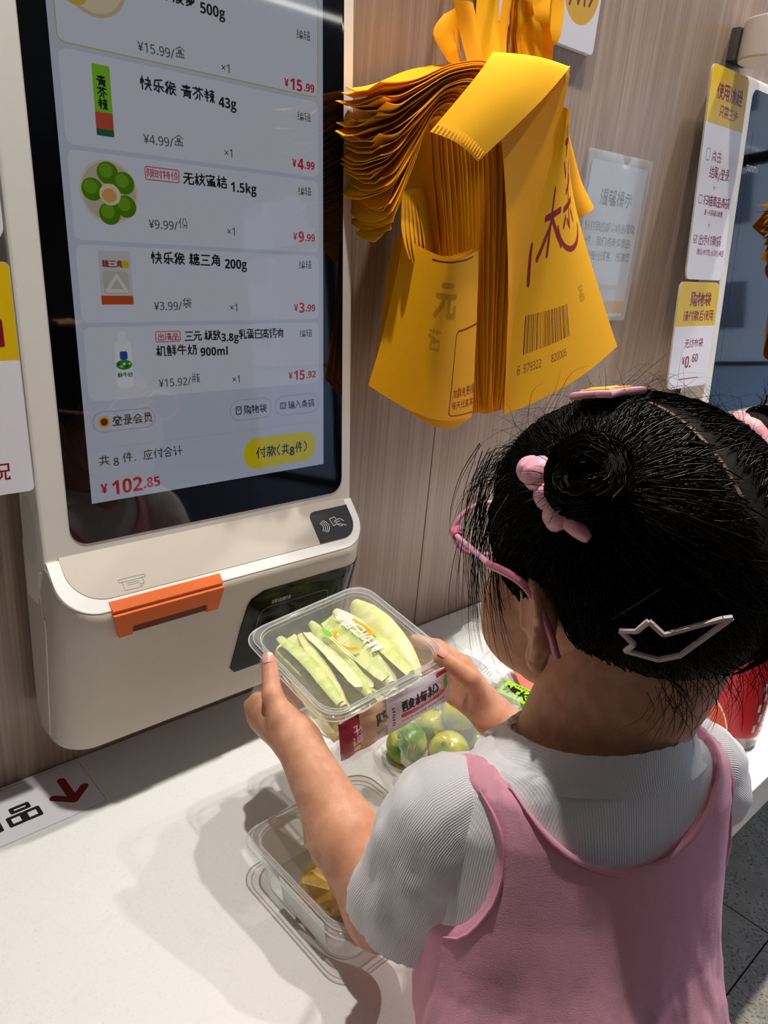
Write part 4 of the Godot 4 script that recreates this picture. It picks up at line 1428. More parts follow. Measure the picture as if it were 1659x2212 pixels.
	# the handles gathered up to the peg: three flat straps at the left, a ruffle of pleats at the right
	var straps := [
		[[Vector3(0.668, 1.576, 0.050), Vector3(0.690, 1.592, 0.052)], [Vector3(0.655, 1.556, 0.050), Vector3(0.690, 1.552, 0.056)], [Vector3(0.672, 1.532, 0.060), Vector3(0.700, 1.526, 0.062)]],
		[[Vector3(0.669, 1.588, 0.062), Vector3(0.693, 1.590, 0.067)], [Vector3(0.677, 1.563, 0.066), Vector3(0.701, 1.566, 0.073)], [Vector3(0.684, 1.530, 0.078), Vector3(0.712, 1.526, 0.085)]],
		[[Vector3(0.722, 1.703, 0.070), Vector3(0.742, 1.703, 0.070)], [Vector3(0.701, 1.630, 0.066), Vector3(0.733, 1.630, 0.070)], [Vector3(0.697, 1.585, 0.069), Vector3(0.727, 1.585, 0.075)], [Vector3(0.694, 1.520, 0.081), Vector3(0.734, 1.517, 0.090)]],
		[[Vector3(0.737, 1.703, 0.076), Vector3(0.746, 1.703, 0.076)], [Vector3(0.733, 1.620, 0.075), Vector3(0.741, 1.620, 0.079)], [Vector3(0.727, 1.560, 0.077), Vector3(0.738, 1.560, 0.081)], [Vector3(0.722, 1.514, 0.086), Vector3(0.742, 1.512, 0.091)]]]
	for i in 4:
		var n := base("shopping_bag", Vector3(0.70, 1.53, 0.03))
		tag(n, ["yellow bag strap in shade at the far left below the peg", "yellow bag strap with a cut sewn end, second from the left", "broad yellow bag strap in the middle below the peg", "yellow bag strap standing narrow beside the ruffle"][i], "bag")
		put("handle", quad_sheet(straps[i], 6, Vector3(0, 0, 0.005)), mats[i % 3], n).position = -n.position
		made.append(n)
	for i in 14:
		var s := i / 13.0
		var n := base("shopping_bag", Vector3(0.79, 1.54, 0.03))
		tag(n, "yellow bag handle pleated into the ruffle right of the straps", "bag", "handles pleated into the ruffle")
		var top := Vector3(0.768 + 0.010 * s, 1.690 + 0.01 * sin(i * 2.0), 0.060 + 0.02 * s)
		var rx := lerpf(0.784, 0.826, 0.5 + 0.5 * sin(i * 1.7)) + rng.randf_range(-0.006, 0.006)
		var z := lerpf(0.040, 0.082, s)
		var waist := Vector3(0.774 + 0.006 * sin(i * 3.1), 1.566 + 0.002 * sin(i), lerpf(0.055, 0.070, s))
		var b := quad_sheet([[top, top + Vector3(0.030, 0.006, -0.01)], [waist + Vector3(-0.006, 0.05, 0), Vector3(rx + 0.004, 1.628 + rng.randf_range(-0.012, 0.012), z)], [waist + Vector3(-0.004, 0.024, 0), Vector3(rx, 1.595 + rng.randf_range(-0.012, 0.012), z + 0.006)], [waist, Vector3(lerpf(0.790, 0.822, s), 1.560 + rng.randf_range(-0.006, 0.006), z)], [Vector3(lerpf(0.762, 0.785, s), 1.515, 0.085), Vector3(lerpf(0.770, 0.826, s), 1.512, 0.075)]], 6, Vector3(0.0, 0.0, rng.randf_range(-0.008, 0.008)))
		put("handle", b, mats[i % 3], n).position = -n.position
		made.append(n)
	return made


# ---------------------------------------------------------------- food and packages
func rounded_ring(hx: float, hz: float, r: float, y: float, seg := 6) -> PackedVector3Array:
	var out := PackedVector3Array()
	for p in MB.rrect(hx * 2, hz * 2, r, seg):
		out.append(Vector3(p.x, y, -p.y))
	out.reverse()
	return out


func tray(n: Node3D, film_alpha: float) -> void:
	# clear thermoformed box, 15 cm square at the rim, origin on its underside
	var clear := pane(Color(0.93, 0.95, 0.94), 0.10, 0.05)
	var b := MB.new()
	b.loft([rounded_ring(0.055, 0.055, 0.014, 0.0012), rounded_ring(0.058, 0.058, 0.016, 0.0), rounded_ring(0.060, 0.060, 0.018, 0.004), rounded_ring(0.0645, 0.0645, 0.019, 0.030), rounded_ring(0.0665, 0.0665, 0.020, 0.0475)], true, true, false)
	put("tray_shell", b, clear, n, 60.0)
	var rim := MB.new()
	rim.loft([rounded_ring(0.0663, 0.0663, 0.020, 0.0475), rounded_ring(0.0670, 0.0670, 0.020, 0.0505), rounded_ring(0.0690, 0.0690, 0.021, 0.0520), rounded_ring(0.0715, 0.0715, 0.022, 0.0515), rounded_ring(0.0722, 0.0722, 0.022, 0.0500), rounded_ring(0.0745, 0.0745, 0.023, 0.0497), rounded_ring(0.0750, 0.0750, 0.023, 0.0475)], true, false, false)
	put("rim", rim, pane(Color(0.95, 0.96, 0.96), 0.16, 0.04), n, 60.0)
	var bead := MB.new()
	for e in [[0.0752, 0.0478, 0.0007], [0.0718, 0.0520, 0.0005], [0.0668, 0.0512, 0.0006], [0.0662, 0.0470, 0.0004], [0.0590, 0.0016, 0.0006]]:
		var loop := rounded_ring(e[0], e[0], 0.0215, e[1], 8)
		loop.append(loop[0])
		bead.tube(loop, e[2], 5, false)
	put("rim_bead", bead, pane(Color(0.86, 0.88, 0.88), 0.5, 0.05), n, 70.0)
	var f := MB.new()
	var rows := []
	var wob := FastNoiseLite.new()
	wob.seed = 9
	wob.frequency = 22.0
	for i in 19:
		var row := PackedVector3Array()
		for j in 19:
			var p := Vector2(lerpf(-0.068, 0.068, j / 18.0), lerpf(-0.068, 0.068, i / 18.0))
			var e := minf(1.0, (0.068 - maxf(absf(p.x), absf(p.y))) / 0.02)
			row.append(Vector3(p.x, 0.0523 + wob.get_noise_2d(p.x, p.y) * 0.0016 * e, p.y))
		rows.append(row)
	f.sheet(rows, 0.0001)
	put("film_lid", f, pane(Color(0.97, 0.98, 0.98), film_alpha, 0.05), n)


func slice_mesh(l: float, w: float, t: float, bend: float, sd: int) -> ArrayMesh:
	# a long lens-shaped slice lying along z
	var r := RandomNumberGenerator.new()
	r.seed = sd
	var rings := []
	var steps := 13
	for i in steps:
		var u := float(i) / (steps - 1)
		var k := pow(sin(PI * clampf(u, 0.02, 0.98)), 0.32)
		var z := (u - 0.5) * l
		var ring := PackedVector3Array()
		var cx := bend * 0.6 * sin(u * PI) + r.randf_range(-0.0006, 0.0006)
		var cy := bend * sin(u * PI)
		for j in 12:
			var a := TAU * j / 12
			ring.append(Vector3(cx + cos(a) * w * 0.5 * k * (1.0 + 0.12 * sin(3.0 * a + sd)), cy + pow(absf(sin(a)), 1.6) * signf(sin(a)) * t * 0.5 * (0.45 + 0.55 * k) + 0.10 * w * pow(cos(a), 2.0) * (1.0 if sd % 2 else -1.0), z))
		rings.append(ring)
	rings.reverse()
	var b := MB.new()
	b.loft(rings)
	return b.mesh(60.0)


func food() -> void:
	held_box()
	counter_box()
	citrus_bag()
	packets()
	red_bottle()


func fruit_skin(c0: Color, c1: Color, freq: float, sd: int, rough := 0.4) -> StandardMaterial3D:
	var im := noise_image(128, freq, 3, sd)
	im.convert(Image.FORMAT_RGB8)
	for y in 128:
		for x in 128:
			im.set_pixel(x, y, c0.lerp(c1, smoothstep(0.3, 0.7, im.get_pixel(x, y).r)))
	var m := paint(Color.WHITE, rough)
	m.albedo_texture = ImageTexture.create_from_image(im)
	m.uv1_triplanar = true
	m.uv1_scale = Vector3(14, 14, 14)
	return m


func held_box() -> void:
	var nrm := Vector3(-0.148, 0.983, 0.112).normalized()
	var ax := Vector3(0.988, 0.142, 0.055)
	ax = (ax - nrm * ax.dot(nrm)).normalized()
	var bs := Basis(ax, nrm, ax.cross(nrm))
	var n := base("fruit_box")
	n.transform = Transform3D(bs, Vector3(0.434, 0.978, 0.234) - nrm * 0.052)
	tag(n, "clear plastic box of green mango slices held up in both hands", "box")
	tray(n, 0.045)
	# print on the film: characters read from the right side, an orange ring and a green leaf
	var px := Transform3D(Basis(Vector3(0, 0, -1), Vector3(-1, 0, 0), Vector3.UP), Vector3(0.0125, 0.0546, 0.026))
	put("film_lettering", ink(letters("鲜切芒果条", 0.0125), px, 0.0014), paint(rgb8(250, 250, 244), 0.5), n)
	var ring := []
	var arc := []
	for k in 15:
		var a := deg_to_rad(20 + 150.0 * k / 14)
		arc.append(Vector2(0.030, 0.006) + Vector2(cos(a), sin(a)) * Vector2(0.017, 0.015))
	ring.append(arc)
	var arc2 := []
	for k in 9:
		var a := deg_to_rad(215 + 85.0 * k / 8)
		arc2.append(Vector2(0.034, 0.004) + Vector2(cos(a), sin(a)) * Vector2(0.021, 0.020))
	arc2.append(Vector2(0.050, -0.013)); arc2.append(Vector2(0.020, -0.017))
	ring.append(arc2)
	put("film_ring", ink(ring, px * Transform3D(Basis(), Vector3(0, 0, -0.0002)), 0.0034), paint(rgb8(246, 178, 20), 0.5), n)
	var leaf := MB.new()
	var lp := PackedVector2Array()
	for k in 12:
		var a := TAU * k / 12
		lp.append(Vector2(0.049, 0.021) + Vector2(cos(a) * 0.0075, sin(a) * 0.0032 * (1.0 - 0.3 * cos(a))))
	leaf.extrude(lp, px, 0.0001)
	put("film_leaf", leaf, paint(rgb8(120, 190, 50), 0.5), n)
	var small := []
	for k in 2:
		for j in 14:
			small.append([Vector2(0.004 + j * 0.0032, 0.0245 - k * 0.0022 - 0.002), Vector2(0.0062 + j * 0.0032, 0.0245 - k * 0.0022 - 0.002)])
	put("film_small_print", ink(small, px, 0.0011), paint(rgb8(238, 238, 226), 0.5), n)
	# the loose ends of the wrapping film
	var wrap := pane(Color(0.95, 0.96, 0.96), 0.10, 0.06)
	var wn := FastNoiseLite.new()
	wn.seed = 3
	wn.frequency = 60.0
	for e in [[Vector3(-0.073, 0.046, -0.04), Vector3(-0.072, 0.046, 0.03), Vector3(-0.090, 0.004, -0.034), Vector3(-0.078, 0.006, 0.03)], [Vector3(-0.066, 0.040, 0.070), Vector3(-0.01, 0.040, 0.074), Vector3(-0.072, 0.004, 0.086), Vector3(-0.016, 0.0, 0.084)]]:
		var rows := []
		for i in 9:
			var row := PackedVector3Array()
			for j in 11:
				var p: Vector3 = e[0].lerp(e[1], j / 10.0).lerp(e[2].lerp(e[3], j / 10.0), i / 8.0)
				row.append(p + Vector3(wn.get_noise_3d(p.x, p.y, p.z), 0, wn.get_noise_3d(p.z, p.x, p.y)) * 0.006 * i / 8.0)
			rows.append(row)
		var b := MB.new()
		b.sheet(rows, 0.00015)
		put("film_end", b, wrap, n, 20.0)
	# mango slices
	var greens := [fruit_skin(rgb8(222, 222, 140), rgb8(238, 236, 176), 0.03, 2, 0.35), fruit_skin(rgb8(190, 208, 104), rgb8(222, 228, 150), 0.03, 5, 0.35), fruit_skin(rgb8(234, 230, 168), rgb8(244, 240, 196), 0.03, 8, 0.35)]
	var shapes := []
	for k in 5:
		shapes.append(slice_mesh([0.118, 0.112, 0.122, 0.098, 0.116][k], [0.027, 0.021, 0.032, 0.023, 0.017][k], [0.0065, 0.0055, 0.007, 0.0055, 0.007][k], [0.005, -0.004, 0.007, 0.004, 0.002][k], k + 2))
	# [x, y, z, turn, roll, shape, tone]
	var lay := []
	var rr := RandomNumberGenerator.new()
	rr.seed = 44
	for layer in 4:
		for k in 8:
			lay.append([lerpf(-0.047, 0.047, k / 7.0) + rr.randf_range(-0.004, 0.004), 0.0085 + layer * 0.0108 + rr.randf_range(-0.0015, 0.0015), rr.randf_range(-0.012, 0.012), rr.randf_range(-16.0, 26.0), rr.randf_range(-34.0, 34.0), rr.randi() % 5, rr.randi() % 3])
	var names := ["pale yellow-green mango slice lying in the held box", "greener mango slice with a skin-side tinge in the held box", "whitish inner mango slice in the held box"]
	for e in lay:
		var o := put("mango_slice", shapes[e[5]], greens[e[6]])
		o.transform = n.transform * Transform3D(Basis.from_euler(Vector3(deg_to_rad(e[4] * 0.15), deg_to_rad(e[3] * 0.62 - 6.0), deg_to_rad(e[4]))), Vector3(e[0] * 0.92, e[1], e[2] * 0.3))
		tag(o, names[e[6]], "mango slice", "mango slices, " + ["yellow-green", "greener", "whitish"][e[6]])
	# three seasoning sachets tucked along the front side
	var sach := [[-0.050, 0.030, rgb8(140, 30, 44), "maroon seasoning sachet, leftmost of three on the held box"], [-0.026, 0.036, rgb8(196, 168, 134), "tan seasoning sachet between the maroon and the white one"], [0.024, 0.078, rgb8(222, 218, 224), "white sour plum powder sachet on the front of the held box"]]
	for i in 3:
		var s: Array = sach[i]
		var w: float = s[1]
		var h := 0.041
		var p := pic(int(w * 4000), 208, s[2])
		if i == 2:
			p.text("酸梅粉", 64, 56, 58, rgb8(40, 40, 44), 0.14)
			p.rrect(62, 124, 190, 24, 12, rgb8(206, 50, 66))
			p.type("SOUR PLUM POWDER", 66, 156, 17, rgb8(60, 56, 60), true)
			p.rrect(238, 12, 62, 22, 6, rgb8(200, 30, 50))
			for k in 7:
				p.rect(24, 70 + k * 16, 12, 9, rgb8(90, 86, 92))
			p.disc(286, 86, 12, 44, rgb8(150, 190, 90))
			p.disc(264, 128, 20, 14, rgb8(226, 120, 110))
		elif i == 1:
			p.text("陈", 66, 50, 60, rgb8(50, 70, 44), 0.14)
			p.rrect(66, 132, 50, 30, 14, rgb8(110, 150, 90))
		else:
			p.text("孜", 52, 40, 54, rgb8(226, 190, 190), 0.12)
			p.text("调", 44, 98, 54, rgb8(230, 196, 196), 0.12)
			p.rrect(50, 160, 56, 24, 12, rgb8(226, 196, 90))
		var bb := MB.new()
		var rows := []
		for yy in 9:
			var row := PackedVector3Array()
			for xx in 9:
				var q := Vector2(xx / 8.0 - 0.5, 0.5 - yy / 8.0)
				var puff := 0.004 * cos(q.x * PI) * cos(q.y * PI)
				row.append(Vector3(q.x * w, q.y * h, puff + 0.0008 * sin(yy * 3.1 + xx)))
			rows.append(row)
		bb.sheet(rows, 0.0012)
		var sn := put("seasoning_sachet", bb, printed(p, 0.3))
		var lean := Basis(Vector3.RIGHT, deg_to_rad(-8))
		sn.transform = n.transform * Transform3D(lean, Vector3(s[0], 0.0300 - 0.002 * (2 - i), 0.0775 + 0.0016 * i))
		tag(sn, s[3], "sachet")


func counter_box() -> void:
	var n := base("fruit_box", Vector3(0.378, TOP, 0.325))
	n.rotation.y = deg_to_rad(0.6)
	tag(n, "clear plastic box of pineapple pieces standing on the counter", "box")
	tray(n, 0.035)
	var lab := MB.new()
	lab.box(Vector3.ZERO, Vector3(0.0004, 0.034, 0.062))
	var lo := put("price_label", lab, paint(rgb8(232, 230, 224), 0.6), n)
	lo.transform = Transform3D(Basis(Vector3(0, 0, 1), deg_to_rad(10.5)), Vector3(-0.0648, 0.024, 0.012))
	var dots := [[Vector2(0.002, 0.0), Vector2(0.004, 0.0)]]
	for k in 9:
		dots.append([Vector2(k * 0.0036, 0.006), Vector2(k * 0.0036 + 0.0022, 0.006)])
	put("film_small_print", ink(dots, Transform3D(Basis(Vector3(0.55, 0, 0.83), Vector3(0.83, 0, -0.55), Vector3.UP), Vector3(0.020, 0.0546, -0.020)), 0.0014), paint(rgb8(240, 236, 220), 0.5), n)
	var mats := [fruit_skin(rgb8(238, 204, 98), rgb8(250, 230, 146), 0.05, 31, 0.35), fruit_skin(rgb8(240, 210, 116), rgb8(250, 232, 164), 0.05, 32, 0.35), fruit_skin(rgb8(234, 192, 78), rgb8(246, 218, 120), 0.05, 33, 0.35)]
	var r := RandomNumberGenerator.new()
	var shapes := []
	for k in 5:
		r.seed = 40 + k
		var poly := PackedVector2Array()
		var half := deg_to_rad([150.0, 95.0, 120.0, 75.0, 170.0][k]) / 2
		for s in 15:
			var a := -half + 2 * half * s / 14.0
			poly.append(Vector2(cos(a), sin(a)) * (0.042 + r.randf_range(-0.0028, 0.0028)) - Vector2(0.021, 0))
		for s in 6:
			var a := half * 0.8 - 2 * half * 0.8 * s / 5.0
			poly.append(Vector2(cos(a), sin(a)) * 0.011 - Vector2(0.021, 0))
		var b := MB.new()
		b.extrude(poly, Transform3D(Basis(), Vector3(0, 0, -0.0045)), 0.009, 0.0012)
		shapes.append(b.mesh(35.0))
	# [x, y, z, yaw, pitch, roll, shape, tone]
	var lay := []
	r.seed = 58
	for layer in 3:
		for k in 8:
			var ang := k * 2.4 + layer * 0.9
			var rad: float = 0.010 + [0.014, 0.020, 0.024][layer] * fmod(k * 0.37 + layer * 0.21, 1.0)
			lay.append([cos(ang) * rad - 0.003 * layer, 0.011 + layer * 0.0105, sin(ang) * rad, r.randf_range(0.0, 360.0), [-84.0, -70.0, -60.0][layer] + r.randf_range(-6, 6), r.randf_range(-18, 18) * (0.3 + layer * 0.5), r.randi() % 5, r.randi() % 3])
	var names := ["golden pineapple piece in the box on the counter", "pale yellow pineapple piece in the box on the counter", "deep yellow pineapple piece in the box on the counter"]
	for e in lay:
		var o := put("pineapple_piece", shapes[e[6]], mats[e[7]])
		o.transform = n.transform * Transform3D(Basis.from_euler(Vector3(deg_to_rad(e[4]), deg_to_rad(e[3]), deg_to_rad(e[5]))), Vector3(e[0] * 0.85, e[1] - 0.001, e[2] * 0.85))
		tag(o, names[e[7]], "pineapple piece", "pineapple pieces, " + ["golden", "pale", "deep yellow"][e[7]])


func citrus_bag() -> void:
	var mats := []
	for k in 3:
		mats.append(fruit_skin(rgb8(76, 130, 14), rgb8(206, 196, 30), 0.018, 50 + k, 0.3))
		mats[k].uv1_scale = Vector3(9, 9, 9)
	var b := MB.new()
	var prof := []
	for k in 15:
		var a := -PI / 2 + PI * k / 14.0
		prof.append([maxf(0.0005, cos(a) * 0.0245), sin(a) * 0.0215 - (0.0022 * pow(maxf(0.0, sin(a)), 24.0))])
	b.lathe(prof, Vector3.ZERO, 28)
	var m := b.mesh(60.0)
	var cal := MB.new()
	cal.lathe([[0.0035, 0.0], [0.0028, 0.001], [0.001, 0.0016]], Vector3(0, 0.0192, 0), 8)
	var calm := cal.mesh()
	var brown := paint(rgb8(96, 104, 40), 0.7)
	var spots := [[0.577, 0.0215, 0.262], [0.596, 0.0215, 0.306], [0.548, 0.0215, 0.222], [0.598, 0.0215, 0.216], [0.628, 0.0215, 0.258], [0.645, 0.0215, 0.302], [0.612, 0.052, 0.246], [0.640, 0.0215, 0.212]]
	var lab := ["biggest-looking green tangerine in the clear bag, beside the wrist", "yellowish green tangerine nearest the pink dress strap", "green tangerine at the left end of the clear bag, under the sachet", "green tangerine at the back of the clear bag by the thumb", "green tangerine in the clear bag hidden behind the forearm", "green tangerine in the clear bag nearest the green packet", "green tangerine lying on top of the others in the bag", "green tangerine in the clear bag farthest from the camera"]
	for k in spots.size():
		var s: Array = spots[k]
		var o := base("tangerine", Vector3(s[0], TOP + s[1], s[2]))
		o.rotation = Vector3(0.5 * sin(k * 2.0), k * 1.3, 0.6 * cos(k * 1.7))
		tag(o, lab[k], "tangerine", "tangerines in the clear bag")
		put("peel", m, mats[k % 3], o)
		put("stem_end", calm, brown, o)
	# the clear bag: slack film round the fruit, gathered to a standing tail
	var n := base("plastic_bag", Vector3(0.60, TOP, 0.255))
	tag(n, "clear plastic bag of green tangerines lying on the counter", "plastic bag")
	var film := pane(Color(0.96, 0.97, 0.96), 0.17, 0.05)
	var nz := FastNoiseLite.new()
	nz.seed = 14
	nz.frequency = 26.0
	var rings := []
	for i in 34:
		var v := i / 33.0
		var ring := PackedVector3Array()
		for j in 64:
			var a := TAU * j / 64
			var q: Vector3
			if v < 0.72:
				var e := v / 0.72 * PI * 0.80
				q = Vector3(sin(e) * cos(a) * 0.088, 0.034 - cos(e) * 0.0345, sin(e) * sin(a) * 0.080)
				q = q.rotated(Vector3.UP, 0.5)
				if cos(e) < 0.0:
					q += Vector3(0.03, 0.012, -0.012) * pow(-cos(e), 2.0)
			else:
				var t := (v - 0.72) / 0.28
				var c := Vector3(0.052, 0.066, -0.030).lerp(Vector3(0.150, 0.074, -0.112), t)
				var w := lerpf(0.050, 0.022, t) * (1.0 - 0.75 * exp(-pow((t - 0.35) / 0.22, 2.0)))
				q = c + Vector3(0.62, 0.15, 0.76) * cos(a) * w + Vector3(0.0, 0.9, 0.1) * sin(a) * w * 0.35
			var k := (nz.get_noise_3d(q.x, q.y * 0.6, q.z) * 0.010 + nz.get_noise_3d(q.x * 3.1 + q.z, q.y * 2.0, q.z * 2.2) * 0.005) * (1.0 if v > 0.15 else 0.0)
			q += Vector3(k, absf(k) * 0.5, k * 0.6)
			q.y = maxf(q.y, 0.0006)
			ring.append(q)
		rings.append(ring)
	var bag := MB.new()
	bag.loft(rings, true, true, false)
	put("film", bag, film, n, 24.0)
	var tag_ := MB.new()
	var p := pic(200, 260, rgb8(238, 238, 240))
	for k in 6:
		p.rect(34 + k * 16, 26, 7, 96 + (k * 37) % 50, rgb8(60, 60, 64))
	for k in 4:
		p.rect(30, 150 + k * 16, 90 - k * 12, 5, rgb8(110, 110, 114))
	var rows := []
	for i in 7:
		var row := PackedVector3Array()
		for j in 5:
			row.append(Vector3((j / 4.0 - 0.5) * 0.036, 0.0028 * sin(i * 0.9) * (0.5 + j * 0.15), (i / 6.0 - 0.5) * 0.062))
		rows.append(row)
	tag_.sheet(rows, 0.0004)
	var to := put("barcode_label", tag_, printed(p, 0.4), n)
	to.transform = Transform3D(Basis(Vector3.UP, deg_to_rad(16)) * Basis(Vector3(1, 0, 0), deg_to_rad(8)), Vector3(0.094, 0.064, -0.052))


func packets() -> void:
	# the green packet
	var n := base("wasabi_packet", Vector3(0.716, TOP, 0.288))
	n.rotation.y = deg_to_rad(9)
	tag(n, "bright green narrow carton with black characters beside the tangerine bag", "carton")
	var b := MB.new()
	b.box(Vector3(0, 0.022, 0), Vector3(0.034, 0.044, 0.142), 0.0012)
	put("carton", b, paint(rgb8(166, 178, 40), 0.35), n)
	var p := pic(170, 710, rgb8(160, 216, 40))
	p.text("快乐猴", 56, 26, 30, rgb8(30, 90, 30), 0.1)
	p.disc(40, 40, 12, 12, rgb8(40, 110, 40))
	for k in 3:
		p.text("青芥辣"[k], 28, 78 + k * 108, 104, rgb8(20, 22, 16), 0.13)
	for k in 6:
		p.rect(142, 130 + k * 22, 16, 14, rgb8(70, 110, 24))
	p.disc(85, 520, 70, 110, rgb8(120, 170, 50))
	p.disc(85, 600, 60, 60, rgb8(196, 92, 66))
	var f := MB.new()
	f.extrude(MB.rrect(0.0332, 0.1412, 0.001, 2), Transform3D(Basis(Vector3.RIGHT, Vector3.FORWARD, Vector3.UP), Vector3(0, 0.0440, 0)), 0.0003)
	for k in f.v.size():
		f.uv[k] = Vector2(f.v[k].x / 0.0332 + 0.5, f.v[k].z / 0.1412 + 0.5)
	put("top_print", f, printed(p, 0.3), n)
	# the pink and orange pouch behind it
	var o := base("snack_pouch", Vector3(0.795, TOP, 0.275))
	o.rotation.y = deg_to_rad(-36)
	tag(o, "pink plastic pouch with an orange sealed edge behind the green carton", "pouch")
	var rows := []
	var nz := FastNoiseLite.new()
	nz.seed = 71
	nz.frequency = 40.0
	for side in [1.0, -1.0]:
		rows.clear()
		for i in 13:
			var row := PackedVector3Array()
			for j in 11:
				var q := Vector2(j / 10.0 - 0.5, i / 12.0 - 0.5)
				var puff := 0.017 * pow(maxf(0.0, cos(q.x * PI) * cos(q.y * PI)), 0.5)
				var hgt: float = 0.0175 + side * puff + (nz.get_noise_2d(q.x * 0.4, q.y * 0.4) * 0.003 * (1.0 if side > 0 else 0.0))
				row.append(Vector3(q.x * 0.115, maxf(0.0004, hgt), q.y * 0.150))
			rows.append(row)
		var pb := MB.new()
		pb.sheet(rows, 0.0003)
		put("pouch_film", pb, paint(rgb8(236, 140, 124), 0.25), o, 30.0)
	var sl := MB.new()
	sl.box(Vector3(0, 0.0178, -0.079), Vector3(0.115, 0.0012, 0.012), 0.0003)
	put("sealed_edge", sl, paint(rgb8(238, 138, 66), 0.35), o)


func red_bottle() -> void:
	var n := base("juice_bottle", Vector3(0.922, TOP, 0.438))
	tag(n, "red plastic juice bottle with a melon picture and grey cap", "bottle")
	var red := paint(rgb8(176, 16, 26), 0.22)
	var prof := [[0.028, 0.0], [0.0325, 0.002], [0.0345, 0.006], [0.0350, 0.018], [0.0352, 0.020]]
	var b := MB.new()
	b.lathe(prof, Vector3.ZERO, 40, Basis(), true, false)
	put("base_ring", b, pane(Color(0.9, 0.9, 0.92), 0.45, 0.1), n)
	var p := pic(1024, 512, rgb8(196, 18, 30))
	# the label is unrolled: u runs round the bottle, the side towards the camera lies near the middle
	p.disc(380, 380, 150, 96, rgb8(50, 110, 60))
	p.disc(376, 366, 144, 88, rgb8(236, 222, 150))
	p.disc(374, 364, 136, 81, rgb8(214, 70, 30))
	for k in 6:
		p.disc(320 + k * 24, 344 + (k % 3) * 18, 4, 6, rgb8(120, 20, 16))
	var wht := rgb8(236, 216, 218)
	for k in 9:
		p.rect(640 + (k % 2) * 26, 120 + k * 24, 20, 18, wht)
	for k in 4:
		p.rrect(700, 60 + k * 34, 26, 28, 8, wht)
	for k in 15:
		p.rect(704, 204 + k * 13, 16, 8, wht)
	p.rect(640, 400, 110, 6, wht)
	p.rect(640, 430, 110, 4, wht)
	p.rect(640, 446, 110, 50, rgb8(206, 60, 70))
	var l := MB.new()
	l.lathe([[0.0352, 0.020], [0.0355, 0.022], [0.0355, 0.128], [0.0350, 0.131]], Vector3.ZERO, 64, Basis(Vector3.UP, deg_to_rad(17)), false, false)
	for k in l.uv.size():
		l.uv[k].y = 1.0 - l.uv[k].y
	put("label", l, printed(p, 0.3), n)
	var s := MB.new()
	s.lathe([[0.0350, 0.131], [0.0352, 0.137], [0.0335, 0.145], [0.028, 0.153], [0.0185, 0.160], [0.0150, 0.164], [0.0150, 0.168]], Vector3.ZERO, 40, Basis(), false, true)
	put("shoulder", s, red, n)
	var c := MB.new()
	c.lathe([[0.0172, 0.0], [0.0178, 0.001], [0.0178, 0.004], [0.0170, 0.0046], [0.0175, 0.0052], [0.0175, 0.016], [0.0165, 0.0178]], Vector3(0, 0.164, 0), 36)
	put("cap", c, paint(rgb8(150, 146, 142), 0.35, 0.5), n)
	var bars := []
	for k in 6:
		bars.append([Vector2(-0.008 + k * 0.003, 0.004), Vector2(-0.008 + k * 0.003, 0.016)])
	put("base_bars", ink(bars, Transform3D(Basis(Vector3.UP, deg_to_rad(-20)), Vector3(-0.012, 0, 0.0337)), 0.0011), paint(rgb8(60, 60, 66), 0.5), n)


